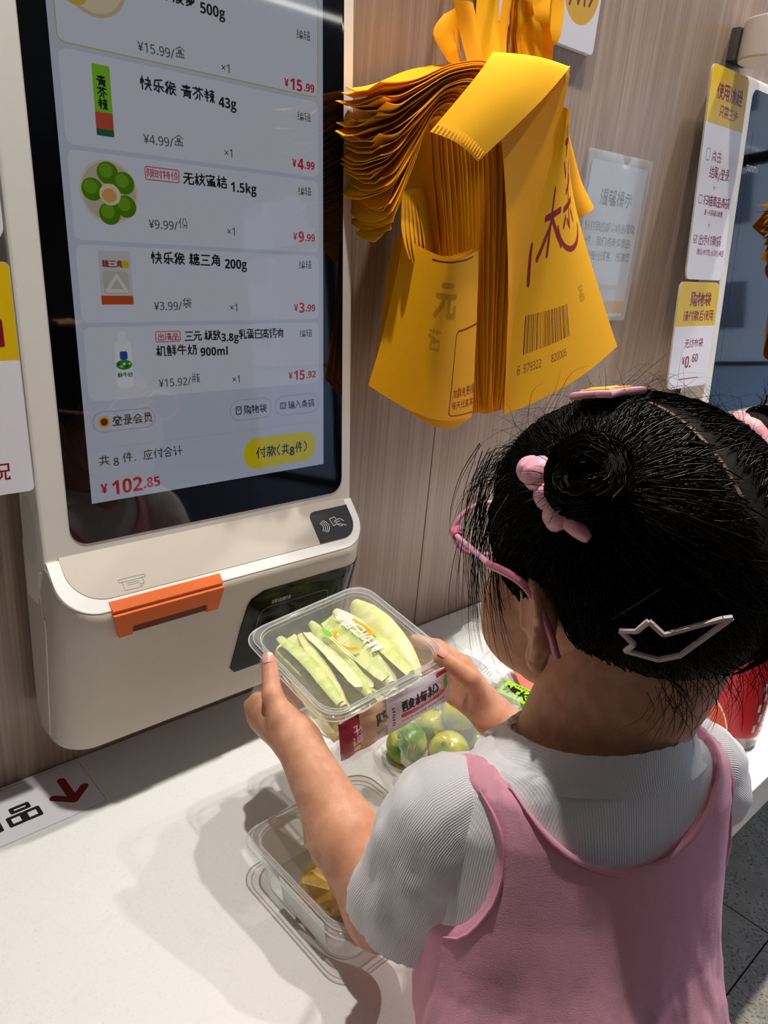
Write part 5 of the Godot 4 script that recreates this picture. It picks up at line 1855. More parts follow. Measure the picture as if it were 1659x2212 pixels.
# ---------------------------------------------------------------- the child
class Field:
	# a signed distance grid; shapes are blended in, then meshed as surface nets
	var o: Vector3
	var c: float
	var nx: int
	var ny: int
	var nz: int
	var d := PackedFloat32Array()
	func _init(lo: Vector3, hi: Vector3, cell: float) -> void:
		o = lo
		c = cell
		nx = int(ceil((hi.x - lo.x) / cell)) + 1
		ny = int(ceil((hi.y - lo.y) / cell)) + 1
		nz = int(ceil((hi.z - lo.z) / cell)) + 1
		d.resize(nx * ny * nz)
		d.fill(1.0)
	func span(lo: Vector3, hi: Vector3) -> Array:
		var a := Vector3i(((lo - o) / c).floor())
		var b := Vector3i(((hi - o) / c).ceil())
		return [maxi(0, a.x), maxi(0, a.y), maxi(0, a.z), mini(nx - 1, b.x), mini(ny - 1, b.y), mini(nz - 1, b.z)]
	func cap(a: Vector3, b: Vector3, ra: float, rb: float, k: float) -> void:
		var m := maxf(ra, rb) + k + c * 2.0
		var s := span(a.min(b) - Vector3.ONE * m, a.max(b) + Vector3.ONE * m)
		var ab := b - a
		var l := maxf(ab.length_squared(), 1e-9)
		for z in range(s[2], s[5] + 1):
			for y in range(s[1], s[4] + 1):
				var i: int = (z * ny + y) * nx + s[0]
				for x in range(s[0], s[3] + 1):
					var p := o + Vector3(x, y, z) * c
					var t := clampf((p - a).dot(ab) / l, 0.0, 1.0)
					var q := p.distance_to(a + ab * t) - lerpf(ra, rb, t)
					var w := d[i]
					var h := maxf(k - absf(q - w), 0.0)
					d[i] = minf(q, w) - h * h * 0.25 / k
					i += 1
	func ell(at: Vector3, r: Vector3, k: float, bs := Basis(), cut := false) -> void:
		var m := maxf(r.x, maxf(r.y, r.z)) + k + c * 2.0
		var s := span(at - Vector3.ONE * m, at + Vector3.ONE * m)
		var inv := bs.inverse()
		for z in range(s[2], s[5] + 1):
			for y in range(s[1], s[4] + 1):
				var i: int = (z * ny + y) * nx + s[0]
				for x in range(s[0], s[3] + 1):
					var p: Vector3 = inv * (o + Vector3(x, y, z) * c - at)
					var k0 := (p / r).length()
					var k1 := (p / (r * r)).length()
					var q := k0 * (k0 - 1.0) / maxf(k1, 1e-6)
					var w := d[i]
					if cut:
						q = -q
						var h := maxf(k - absf(q - w), 0.0)
						d[i] = maxf(q, w) + h * h * 0.25 / k
					else:
						var h := maxf(k - absf(q - w), 0.0)
						d[i] = minf(q, w) - h * h * 0.25 / k
					i += 1
	func each(lo: Vector3, hi: Vector3, f: Callable) -> void:
		# f(point, distance so far) -> new distance
		var s := span(lo, hi)
		for z in range(s[2], s[5] + 1):
			for y in range(s[1], s[4] + 1):
				var i: int = (z * ny + y) * nx + s[0]
				for x in range(s[0], s[3] + 1):
					d[i] = f.call(o + Vector3(x, y, z) * c, d[i])
					i += 1
	func nets(arr: Array, xf := Transform3D()) -> void:
		# appends vertices, normals, indices to arr = [PackedVector3Array, PackedVector3Array, PackedInt32Array]
		var vv: PackedVector3Array = arr[0]
		var nn: PackedVector3Array = arr[1]
		var ii: PackedInt32Array = arr[2]
		var id := PackedInt32Array()
		id.resize(nx * ny * nz)
		id.fill(-1)
		var sx := 1
		var sy := nx
		var sz := nx * ny
		var off := [0, sx, sy, sx + sy, sz, sx + sz, sy + sz, sx + sy + sz]
		var edges := [[0, 1], [2, 3], [4, 5], [6, 7], [0, 2], [1, 3], [4, 6], [5, 7], [0, 4], [1, 5], [2, 6], [3, 7]]
		var pos := [Vector3(0, 0, 0), Vector3(1, 0, 0), Vector3(0, 1, 0), Vector3(1, 1, 0), Vector3(0, 0, 1), Vector3(1, 0, 1), Vector3(0, 1, 1), Vector3(1, 1, 1)]
		for z in nz - 1:
			for y in ny - 1:
				var i := (z * ny + y) * nx
				for x in nx - 1:
					var a := d[i]
					if absf(a) > c * 2.6:
						i += 1
						continue
					var neg := 0
					for k in 8:
						if d[i + off[k]] < 0.0:
							neg += 1
					if neg == 0 or neg == 8:
						i += 1
						continue
					var s := Vector3.ZERO
					var m := 0
					for e in edges:
						var p: float = d[i + off[e[0]]]
						var q: float = d[i + off[e[1]]]
						if (p < 0.0) != (q < 0.0):
							s += pos[e[0]].lerp(pos[e[1]], p / (p - q))
							m += 1
					s /= m
					var g := Vector3.ZERO
					for k in 8:
						var w: float = d[i + off[k]]
						var wx: float = (s.x if k & 1 else 1.0 - s.x)
						var wy: float = (s.y if k & 2 else 1.0 - s.y)
						var wz: float = (s.z if k & 4 else 1.0 - s.z)
						g.x += w * (1.0 if k & 1 else -1.0) * wy * wz
						g.y += w * (1.0 if k & 2 else -1.0) * wx * wz
						g.z += w * (1.0 if k & 4 else -1.0) * wx * wy
					id[i] = vv.size()
					vv.append(xf * (o + (Vector3(x, y, z) + s) * c))
					nn.append((xf.basis * g).normalized())
					i += 1
		for z in range(1, nz - 1):
			for y in range(1, ny - 1):
				var i := (z * ny + y) * nx + 1
				for x in range(1, nx - 1):
					var a := d[i]
					if absf(a) > c * 2.6:
						i += 1
						continue
					for ax in 3:
						var st: int = [sx, sy, sz][ax]
						var b := d[i + st]
						if (a < 0.0) == (b < 0.0):
							continue
						var u: int = [sy, sz, sx][ax]
						var w: int = [sz, sx, sy][ax]
						var q := [id[i - u - w], id[i - w], id[i], id[i - u]]
						if q[0] < 0 or q[1] < 0 or q[2] < 0 or q[3] < 0:
							continue
						if a < 0.0:
							q.reverse()
						ii.append_array(PackedInt32Array([q[0], q[1], q[2], q[0], q[2], q[3]]))
					i += 1
		arr[0] = vv
		arr[1] = nn
		arr[2] = ii


func netted(arr: Array) -> ArrayMesh:
	var a := []
	a.resize(Mesh.ARRAY_MAX)
	a[Mesh.ARRAY_VERTEX] = arr[0]
	a[Mesh.ARRAY_NORMAL] = arr[1]
	a[Mesh.ARRAY_INDEX] = arr[2]
	var m := ArrayMesh.new()
	m.add_surface_from_arrays(Mesh.PRIMITIVE_TRIANGLES, a)
	return m


# frames: the trunk leans over the counter, the head is turned a little more to the right
var trunk := Transform3D(Basis(Vector3(0.927, 0, 0.375), Vector3(0.0907, 0.970, -0.2243), Vector3(-0.364, 0.242, 0.899)).orthonormalized(), Vector3(0.414, 1.004, 0.505))
var head := Transform3D(Basis(Vector3(0.9584, 0.088, 0.2717), Vector3(-0.0656, 0.9937, -0.0906), Vector3(-0.2779, 0.069, 0.9581)).orthonormalized(), Vector3(0.437, 1.15, 0.498))
# trunk outline by local height: [y, half width, half depth, shift back]
const TRUNK := [[0.090, 0.036, 0.034, 0.030], [0.070, 0.047, 0.040, 0.030], [0.050, 0.068, 0.047, 0.026], [0.028, 0.094, 0.055, 0.020], [0.002, 0.109, 0.062, 0.012], [-0.050, 0.110, 0.068, 0.004], [-0.110, 0.104, 0.070, 0.004], [-0.170, 0.102, 0.074, 0.010], [-0.260, 0.112, 0.080, 0.034], [-0.360, 0.118, 0.086, 0.066], [-0.480, 0.116, 0.086, 0.100]]


func trunk_at(p: Vector3, grow: float, flare: float) -> float:
	var q: Vector3 = trunk.affine_inverse() * p
	var n := TRUNK.size()
	var a: Array = TRUNK[0]
	var b: Array = TRUNK[0]
	var t := 0.0
	if q.y <= TRUNK[n - 1][0]:
		a = TRUNK[n - 1]
		b = a
	elif q.y < TRUNK[0][0]:
		for i in n - 1:
			if q.y <= TRUNK[i][0] and q.y > TRUNK[i + 1][0]:
				a = TRUNK[i]
				b = TRUNK[i + 1]
				t = (a[0] - q.y) / (a[0] - b[0])
				break
	var fl := flare * clampf((-0.09 - q.y) / 0.3, 0.0, 1.0)
	var w := lerpf(a[1], b[1], t) + grow + fl
	var dd := lerpf(a[2], b[2], t) + grow + fl * 0.9
	var e := Vector2(q.x, q.z - lerpf(a[3], b[3], t))
	var k0 := (e / Vector2(w, dd)).length()
	var k1 := (e / Vector2(w * w, dd * dd)).length()
	var r := k0 * (k0 - 1.0) / maxf(k1, 1e-6) if k0 > 0.001 else -minf(w, dd)
	return maxf(r, q.y - TRUNK[0][0] - grow)


func hand(f: Field, wrist: Vector3, knuckles: Array, mids: Array, tips: Array, thumb: Array, heel: Vector3) -> void:
	var k := 0.006
	for i in 4:
		var r: float = [0.0078, 0.0080, 0.0076, 0.0066][i]
		var kn: Vector3 = knuckles[i]
		f.cap(wrist.lerp(kn, 0.12), kn, 0.0135, r + 0.0022, 0.010)
		f.cap(kn, mids[i], r + 0.0010, r, 0.0035)
		f.cap(mids[i], tips[i], r, r - 0.0012, 0.0028)
	f.cap(heel, thumb[0], 0.0150, 0.0125, 0.010)
	f.cap(thumb[0], thumb[1], 0.0120, 0.0092, k)
	f.cap(thumb[1], thumb[2], 0.0090, 0.0076, 0.0035)


func person() -> void:
	var n := base("person", Vector3(0.40, 0.0, 0.60))
	tag(n, "child in a pink sleeveless dress over a white short-sleeved top, holding up a box", "person")
	var off := -n.position
	var arr := [PackedVector3Array(), PackedVector3Array(), PackedInt32Array()]
	# legs, hips and trunk (under the clothes)
	var f := Field.new(Vector3(0.24, -0.01, 0.40), Vector3(0.60, 1.10, 0.80), 0.012)
	f.each(Vector3(0.24, 0.50, 0.40), Vector3(0.60, 1.10, 0.80), func(p, w): return minf(w, maxf(trunk_at(p, -0.004, 0.0), (trunk.affine_inverse() * p).y - 0.012)))
	for s in [-1.0, 1.0]:
		var hip := Vector3(0.385 + s * 0.055, 0.54, 0.615 + s * 0.02)
		var knee := Vector3(0.380 + s * 0.055, 0.30, 0.600 + s * 0.02)
		var ankle := Vector3(0.380 + s * 0.058, 0.05, 0.630 + s * 0.02)
		f.cap(hip, knee, 0.058, 0.040, 0.02)
		f.cap(knee, ankle, 0.040, 0.026, 0.01)
		f.cap(ankle + Vector3(0, -0.02, 0.015), ankle + Vector3(0.03, -0.026, -0.10), 0.026, 0.022, 0.01)
	f.nets(arr)
	# neck
	var nb: Vector3 = trunk * Vector3(0, 0.02, 0.004)
	var f2 := Field.new(Vector3(0.34, 0.98, 0.40), Vector3(0.53, 1.16, 0.62), 0.006)
	f2.cap(nb, head * Vector3(0, -0.02, 0.022), 0.0475, 0.0475, 0.01)
	f2.cap(trunk * Vector3(0, 0.03, 0.025), head * Vector3(0, -0.03, 0.040), 0.040, 0.040, 0.02)
	f2.nets(arr)
	# left arm with its hand
	var sl: Vector3 = trunk * Vector3(-0.100, -0.004, 0.002)
	var el := Vector3(0.341, 0.848, 0.404)
	var wl := Vector3(0.345, 0.930, 0.277)
	var f3 := Field.new(Vector3(0.27, 0.79, 0.14), Vector3(0.44, 1.05, 0.53), 0.0032)
	f3.cap(sl, Vector3(0.329, 0.935, 0.452), 0.030, 0.029, 0.01)
	f3.cap(Vector3(0.329, 0.935, 0.452), el, 0.029, 0.029, 0.01)
	f3.cap(el, el.lerp(wl, 0.42), 0.0285, 0.0290, 0.012)
	f3.cap(el.lerp(wl, 0.42), wl, 0.0285, 0.0195, 0.012)
	hand(f3, wl, [Vector3(0.346, 0.936, 0.216), Vector3(0.345, 0.926, 0.213), Vector3(0.347, 0.915, 0.216), Vector3(0.352, 0.905, 0.224)],
		[Vector3(0.355, 0.914, 0.190), Vector3(0.360, 0.904, 0.196), Vector3(0.364, 0.896, 0.204), Vector3(0.368, 0.892, 0.221)],
		[Vector3(0.382, 0.912, 0.180), Vector3(0.388, 0.907, 0.192), Vector3(0.391, 0.906, 0.204), Vector3(0.390, 0.905, 0.222)],
		[Vector3(0.343, 0.944, 0.258), Vector3(0.343, 0.958, 0.240), Vector3(0.3550, 0.9765, 0.2165)], Vector3(0.352, 0.928, 0.276))
	f3.nets(arr)
	# right arm with its hand
	var sr: Vector3 = trunk * Vector3(0.100, -0.004, 0.002)
	var er := Vector3(0.585, 0.856, 0.460)
	var wr := Vector3(0.531, 0.918, 0.354)
	var f4 := Field.new(Vector3(0.47, 0.80, 0.22), Vector3(0.64, 1.04, 0.60), 0.0034)
	f4.cap(sr, Vector3(0.545, 0.940, 0.527), 0.030, 0.029, 0.01)
	f4.cap(Vector3(0.545, 0.940, 0.527), er, 0.029, 0.029, 0.01)
	f4.cap(er, er.lerp(wr, 0.45), 0.0285, 0.0285, 0.012)
	f4.cap(er.lerp(wr, 0.45), wr, 0.0280, 0.0200, 0.012)
	hand(f4, wr, [Vector3(0.529, 0.957, 0.303), Vector3(0.532, 0.944, 0.298), Vector3(0.530, 0.931, 0.299), Vector3(0.525, 0.919, 0.303)],
		[Vector3(0.526, 0.962, 0.270), Vector3(0.528, 0.946, 0.263), Vector3(0.524, 0.931, 0.265), Vector3(0.517, 0.918, 0.273)],
		[Vector3(0.516, 0.962, 0.247), Vector3(0.516, 0.946, 0.241), Vector3(0.511, 0.931, 0.245), Vector3(0.506, 0.919, 0.258)],
		[Vector3(0.523, 0.938, 0.340), Vector3(0.508, 0.964, 0.331), Vector3(0.4895, 0.9815, 0.3065)], Vector3(0.527, 0.924, 0.348))
	f4.nets(arr)
	# head
	var f5 := Field.new(Vector3(-0.095, -0.115, -0.115), Vector3(0.095, 0.145, 0.12), 0.0042)
	f5.ell(Vector3(0, 0.042, 0.009), Vector3(0.0740, 0.076, 0.094), 0.01)
	f5.ell(Vector3(0, -0.018, -0.028), Vector3(0.062, 0.075, 0.066), 0.03)
	f5.cap(Vector3(-0.036, -0.040, -0.050), Vector3(-0.036, -0.030, -0.050), 0.034, 0.034, 0.02)
	f5.cap(Vector3(0.036, -0.040, -0.050), Vector3(0.036, -0.030, -0.050), 0.034, 0.034, 0.02)
	f5.cap(Vector3(-0.012, -0.078, -0.062), Vector3(0.012, -0.078, -0.062), 0.023, 0.023, 0.02)
	f5.cap(Vector3(0, 0.000, -0.090), Vector3(0, -0.022, -0.098), 0.006, 0.0105, 0.010)
	f5.cap(Vector3(-0.016, -0.052, -0.084), Vector3(0.016, -0.052, -0.084), 0.0075, 0.0075, 0.008)
	for s in [-1.0, 1.0]:
		f5.ell(Vector3(s * 0.031, 0.012, -0.094), Vector3(0.015, 0.009, 0.010), 0.008, Basis(), true)
		# ear: a shallow shell with a rolled rim and a lobe
		var e := Basis(Vector3.UP, s * 0.38) * Basis(Vector3.RIGHT, -0.12)
		var ec := Vector3(s * 0.0755, 0.003, 0.014)
		f5.ell(ec, Vector3(0.0085, 0.028, 0.0165), 0.006, e)
		var last := Vector3.ZERO
		for k in 10:
			var a := deg_to_rad(-60 + 270.0 * k / 9)
			var q: Vector3 = ec + e * Vector3(s * 0.0065, sin(a) * 0.0255, cos(a) * 0.0155)
			if k:
				f5.cap(last, q, 0.0036, 0.0036, 0.003)
			last = q
		f5.cap(ec + e * Vector3(s * 0.003, -0.026, -0.004), ec + e * Vector3(s * 0.003, -0.030, 0.000), 0.0065, 0.0065, 0.005)
		f5.ell(ec + e * Vector3(s * 0.0105, 0.003, 0.001), Vector3(0.0050, 0.017, 0.0085), 0.004, e, true)
	f5.nets(arr, head)
	var skin := paint(rgb8(206, 150, 118), 0.5, 0.0, 0.4)
	var sk := noise_image(256, 0.03, 4, 61)
	sk.convert(Image.FORMAT_RGB8)
	for y in 256:
		for x in 256:
			sk.set_pixel(x, y, rgb8(199, 142, 110).lerp(rgb8(213, 158, 128), smoothstep(0.3, 0.7, sk.get_pixel(x, y).r)))
	skin.albedo_color = Color.WHITE
	skin.albedo_texture = ImageTexture.create_from_image(sk)
	skin.uv1_triplanar = true
	skin.uv1_scale = Vector3(8, 8, 8)
	skin.subsurf_scatter_enabled = true
	skin.subsurf_scatter_strength = 0.12
	put("body", netted(arr), skin, n).position = off
	face(n, off)
	nails(n, off)
	clothes(n, off)
	hair(n, off)
	worn()


func face(n: Node3D, off: Vector3) -> void:
	var white := paint(rgb8(236, 232, 228), 0.2)
	var dark := paint(rgb8(40, 24, 18), 0.15)
	for s in [-1.0, 1.0]:
		var e := MB.new()
		e.lathe([[0.0005, -0.0105], [0.0075, -0.0075], [0.0105, 0.0], [0.0075, 0.0075], [0.0005, 0.0105]], head * Vector3(s * 0.031, 0.012, -0.0795), 16)
		var eo := put("eye", e, white, n, 60.0)
		eo.position = off
		var i := MB.new()
		i.lathe([[0.0045, 0.0], [0.003, 0.0012], [0.0003, 0.0016]], head * Vector3(s * 0.031, 0.012, -0.0893), 14, head.basis * Basis(Vector3.RIGHT, -PI / 2))
		put("iris", i, dark, eo)
		var b := MB.new()
		b.tube(spline([head * Vector3(s * 0.016, 0.034, -0.093), head * Vector3(s * 0.032, 0.038, -0.088), head * Vector3(s * 0.046, 0.034, -0.078)], 4), 0.0018, 6)
		put("eyebrow", b, dark, n).position = off
	var l := MB.new()
	l.tube(spline([head * Vector3(-0.017, -0.052, -0.0885), head * Vector3(0, -0.051, -0.0945), head * Vector3(0.017, -0.052, -0.0885)], 5), PackedFloat32Array([0.001, 0.002, 0.0028, 0.003, 0.0032, 0.0034, 0.0032, 0.003, 0.0028, 0.002, 0.001]), 8)
	put("lips", l, paint(rgb8(190, 104, 96), 0.4), n).position = off


func nails(n: Node3D, off: Vector3) -> void:
	var m := paint(rgb8(226, 162, 148), 0.25)
	# thumb nails, laid on the upper side of each thumb tip: [tip, previous joint, outward]
	for e in [[Vector3(0.3550, 0.9765, 0.2165), Vector3(0.343, 0.958, 0.240), Vector3(-0.45, 0.85, 0.2)], [Vector3(0.4895, 0.9815, 0.3065), Vector3(0.508, 0.964, 0.331), Vector3(0.05, 0.80, 0.55)]]:
		var d: Vector3 = (e[0] - e[1]).normalized()
		var u: Vector3 = (e[2] - d * e[2].dot(d)).normalized()
		var b := MB.new()
		var rows := []
		for i in 7:
			var row := PackedVector3Array()
			var w := 0.0052 * (0.82 + 0.18 * sin(i / 6.0 * PI))
			for j in 7:
				var a := (j / 6.0 - 0.5) * 1.5
				row.append(e[0] + d * (i / 6.0 * 0.0095 - 0.0030) + u * (cos(a) * 0.0079 - 0.0003 * pow(i / 6.0, 2.0)) + d.cross(u) * sin(a) * 0.0079 * w / 0.0052)
			rows.append(row)
		b.sheet(rows, 0.0006)
		put("thumb_nail", b, m, n, 60.0).position = off


func rib_height(vertical: bool, per: int) -> ImageTexture:
	var im := Image.create(64, 64, false, Image.FORMAT_L8)
	for y in 64:
		for x in 64:
			var h := 0.5 + 0.5 * sin(TAU * (x if vertical else y) * per / 64.0)
			im.set_pixel(x, y, Color(h, h, h))
	return ImageTexture.create_from_image(im)


func clothes(n: Node3D, off: Vector3) -> void:
	# white ribbed top
	var white := paint(rgb8(234, 232, 234), 0.85, 0.0, 0.3)
	white.rim_enabled = true
	white.rim = 0.25
	white.heightmap_enabled = true
	white.heightmap_texture = rib_height(true, 8)
	white.heightmap_scale = 0.025
	white.uv1_triplanar = true
	white.uv1_scale = Vector3(80, 80, 80)
	var arr := [PackedVector3Array(), PackedVector3Array(), PackedInt32Array()]
	var lo := Vector3(0.27, 0.86, 0.38)
	var hi := Vector3(0.60, 1.10, 0.66)
	var f := Field.new(lo, hi, 0.0055)
	var it := trunk.affine_inverse()
	f.each(lo, hi, func(p, w): return minf(w, maxf(trunk_at(p, 0.003, 0.004), (it * p).y - 0.042)))
	f.nets(arr)
	var sn := put("white_top", netted(arr), white, n)
	sn.position = off
	# stand-up collar with a scalloped edge
	var rings := []
	for i in 7:
		var v := i / 6.0
		var ring := PackedVector3Array()
		for j in 96:
			var a := -TAU * j / 96
			var sc := (0.0012 * absf(sin(j * PI / 3.0)) if v > 0.8 else 0.0)
			var rx := lerpf(0.081, 0.0600, pow(v, 0.7))
			var rz := lerpf(0.066, 0.0605, pow(v, 0.7))
			ring.append(trunk * Vector3(cos(a) * rx + 0.003 * v, lerpf(0.034, 0.060, v) + sc - 0.014 * maxf(0.0, -sin(a)) * v - 0.006 * maxf(0.0, -cos(a)) * v, sin(a) * rz + 0.018 + 0.004 * v))
		rings.append(ring)
	for i in 4:
		var v := 1.0 - i / 3.0
		var ring := PackedVector3Array()
		for j in 96:
			var a := -TAU * j / 96
			ring.append(trunk * Vector3(cos(a) * lerpf(0.070, 0.0575, v) + 0.003 * v, lerpf(0.034, 0.0596, v) - 0.014 * maxf(0.0, -sin(a)) * v - 0.006 * maxf(0.0, -cos(a)) * v, sin(a) * lerpf(0.060, 0.0580, v) + 0.018 + 0.004 * v))
		rings.append(ring)
	var col := MB.new()
	col.loft(rings, true, false, false)
	put("collar", col, white, n, 60.0).position = off
	# short puffed sleeves: a tube from the shoulder to a loose hem
	var ribs := paint(rgb8(234, 232, 234), 0.85, 0.0, 0.3)
	ribs.rim_enabled = true
	ribs.rim = 0.25
	ribs.heightmap_enabled = true
	ribs.heightmap_texture = rib_height(true, 1)
	ribs.heightmap_scale = 0.022
	ribs.uv1_scale = Vector3(170, 1, 1)
	for s in [-1.0, 1.0]:
		var path: Array
		if s < 0:
			path = [trunk * Vector3(-0.070, 0.000, 0.0), trunk * Vector3(-0.094, 0.000, 0.000), Vector3(0.324, 0.978, 0.463), Vector3(0.322, 0.944, 0.456), Vector3(0.327, 0.897, 0.443)]
		else:
			path = [trunk * Vector3(0.070, 0.000, 0.0), trunk * Vector3(0.094, 0.000, 0.000), Vector3(0.534, 0.975, 0.540), Vector3(0.548, 0.935, 0.525), Vector3(0.560, 0.895, 0.505)]
		var pts := spline(path, 5)
		var rad := [0.032, 0.040, 0.043, 0.0425, 0.0425]
		var inner := []
		var tube := []
		var nz := FastNoiseLite.new()
		nz.seed = 17 + int(s)
		nz.frequency = 14.0
		var prev := Vector3(0.4, 0.2, 0.9)
		for i in pts.size():
			var t := float(i) / (pts.size() - 1) * 4.0
			var k := mini(3, int(t))
			var r := lerpf(rad[k], rad[k + 1], t - k)
			var d := (pts[mini(i + 1, pts.size() - 1)] - pts[maxi(i - 1, 0)]).normalized()
			var x := (prev - d * prev.dot(d)).normalized()
			var y := d.cross(x)
			prev = x
			var ro := PackedVector3Array()
			var ri := PackedVector3Array()
			for j in 80:
				var a := TAU * j / 80
				var rr := r * (1.0 + 0.05 * sin(a * 3.0 + t) * clampf(t - 1.0, 0.0, 1.0))
				var p := pts[i] + (x * cos(a) + y * sin(a)) * rr
				rr += nz.get_noise_3dv(p) * 0.008
				if t > 3.85:
					rr += 0.0012 * absf(sin(j * PI / 2.5))
				ro.append(pts[i] + (x * cos(a) + y * sin(a)) * rr)
				ri.append(pts[i] + (x * cos(a) + y * sin(a)) * (rr - 0.0016) - d * 0.0)
			tube.append(ro)
			inner.append(ri)
		inner.reverse()
		var both := tube + inner
		both.reverse()
		var b := MB.new()
		b.loft(both, true, false, false)
		put("sleeve", b, ribs, n, 60.0).position = off
	# pink dress: the trunk's shape a little larger, cut out at the neck and the arms
	var pink := paint(rgb8(240, 172, 192), 0.82, 0.0, 0.3)
	pink.rim_enabled = true
	pink.rim = 0.3
	var weave := noise_image(256, 0.25, 3, 77)
	pink.heightmap_enabled = true
	pink.heightmap_texture = ImageTexture.create_from_image(weave)
	pink.heightmap_scale = 0.02
	pink.uv1_triplanar = true
	pink.uv1_scale = Vector3(12, 12, 12)
	var fold := FastNoiseLite.new()
	fold.seed = 5
	fold.frequency = 9.0
	var inv := trunk.affine_inverse()
	var cut := func(q: Vector3) -> float:
		# > 0 where the cloth stays: distance to the neck scoop and the armholes
		var back := clampf((q.z + 0.02) / 0.05, 0.0, 1.0)
		var e := Vector2((q.x + 0.006) / 0.079, (q.y - 0.072) / lerpf(0.108, 0.086, back))
		var a := (e.length() - 1.0) * 0.072
		var g := Vector2((absf(q.x) - 0.136) / 0.047, (q.y + 0.006) / 0.074)
		return minf(a, (g.length() - 1.0) * 0.047)
	var da := [PackedVector3Array(), PackedVector3Array(), PackedInt32Array()]
	lo = Vector3(0.22, 0.46, 0.36)
	hi = Vector3(0.64, 1.11, 0.80)
	var g := Field.new(lo, hi, 0.0046)
	g.each(lo, hi, func(p: Vector3, w: float) -> float:
		var q: Vector3 = inv * p
		if q.y > 0.115 or absf(q.x) > 0.2:
			return w
		var t := trunk_at(p, 0.0075, 0.022)
		if t > 0.03:
			return t
		t -= fold.get_noise_3d(p.x * 1.6, p.y * 0.5, p.z * 1.6) * 0.010 * clampf((-0.04 - q.y) / 0.1, 0.15, 1.0)
		var u: float = maxf(-cut.call(q), 0.475 - p.y)
		var h := maxf(0.005 - absf(t - u), 0.0)
		return maxf(t, u) + h * h * 0.25 / 0.005)
	g.nets(da)
	var dress := put("pink_dress", netted(da), pink, n)
	dress.position = off
	# bound edges: tubes laid where the cloth meets the cuts
	var bind := paint(rgb8(237, 166, 187), 0.8)
	for s in [0.0, -1.0, 1.0]:
		for side in [-1.0, 1.0]:
			var pts := PackedVector3Array()
			for k in 49:
				var a := TAU * k / 48.0
				var x: float
				var y: float
				if s == 0.0:
					x = -0.006 + sin(a) * 0.0805
					y = 0.072 + cos(a) * (0.088 if side > 0 else 0.110)
				else:
					x = s * (0.136 - cos(a) * 0.0485)
					y = -0.006 + sin(a) * 0.0755
				# push out to the surface of the dress on this side
				var z := 0.0
				var last := trunk_at(trunk * Vector3(x, y, 0.006), 0.0075, 0.022)
				if last > 0.0 or absf(x) > 0.126:
					if pts.size() > 3:
						edge(pts, bind, dress)
					pts = PackedVector3Array()
					continue
				for m in 60:
					z += 0.002
					if trunk_at(trunk * Vector3(x, y, 0.006 + side * z), 0.0075, 0.022) > 0.0:
						break
				pts.append(trunk * Vector3(x, y, 0.006 + side * (z - 0.0012)))
			if pts.size() > 3:
				edge(pts, bind, dress)


func edge(pts: PackedVector3Array, m: Material, parent: Node) -> void:
	var b := MB.new()
	var rad := PackedFloat32Array()
	for i in pts.size():
		rad.append(0.0022 * minf(1.0, 0.25 + 0.25 * mini(i, pts.size() - 1 - i)))
	b.tube(pts, rad, 7, true, 0.7)
	put("binding", b, m, parent, 70.0)


const SCALP := Vector3(0, 0.042, 0.008)
const SCALP_R := Vector3(0.0835, 0.086, 0.107)
const LUMPS := [[Vector3(0, 0.030, 0.040), Vector3(0.074, 0.070, 0.072)], [Vector3(0, 0.006, 0.046), Vector3(0.058, 0.042, 0.050)]]


func scalp(dir: Vector3, lift := 0.0) -> Vector3:
	# the outermost point of the hair's rounded masses in a direction from the centre, head coordinates
	var far := 1.0 / (dir / SCALP_R).length()
	for e in LUMPS:
		var o: Vector3 = (SCALP - e[0]) / e[1]
		var u: Vector3 = dir / e[1]
		var a := u.dot(u)
		var b := o.dot(u)
		var disc := b * b - a * (o.dot(o) - 1.0)
		if disc > 0.0:
			far = maxf(far, (-b + sqrt(disc)) / a)
	return SCALP + dir * (far + lift)


func haired(p: Vector3) -> bool:
	# is this direction covered by hair (not face, ear or neck)?
	if p.z < -0.035 and p.y < 0.055 - (p.z + 0.035) * 0.3 and absf(p.x) < 0.066:
		return false
	if p.y < 0.020 and p.z < 0.030:
		return p.y > -0.002 and p.z < 0.0 and absf(p.x) > 0.06 and p.z > -0.060
	return p.y > -0.018


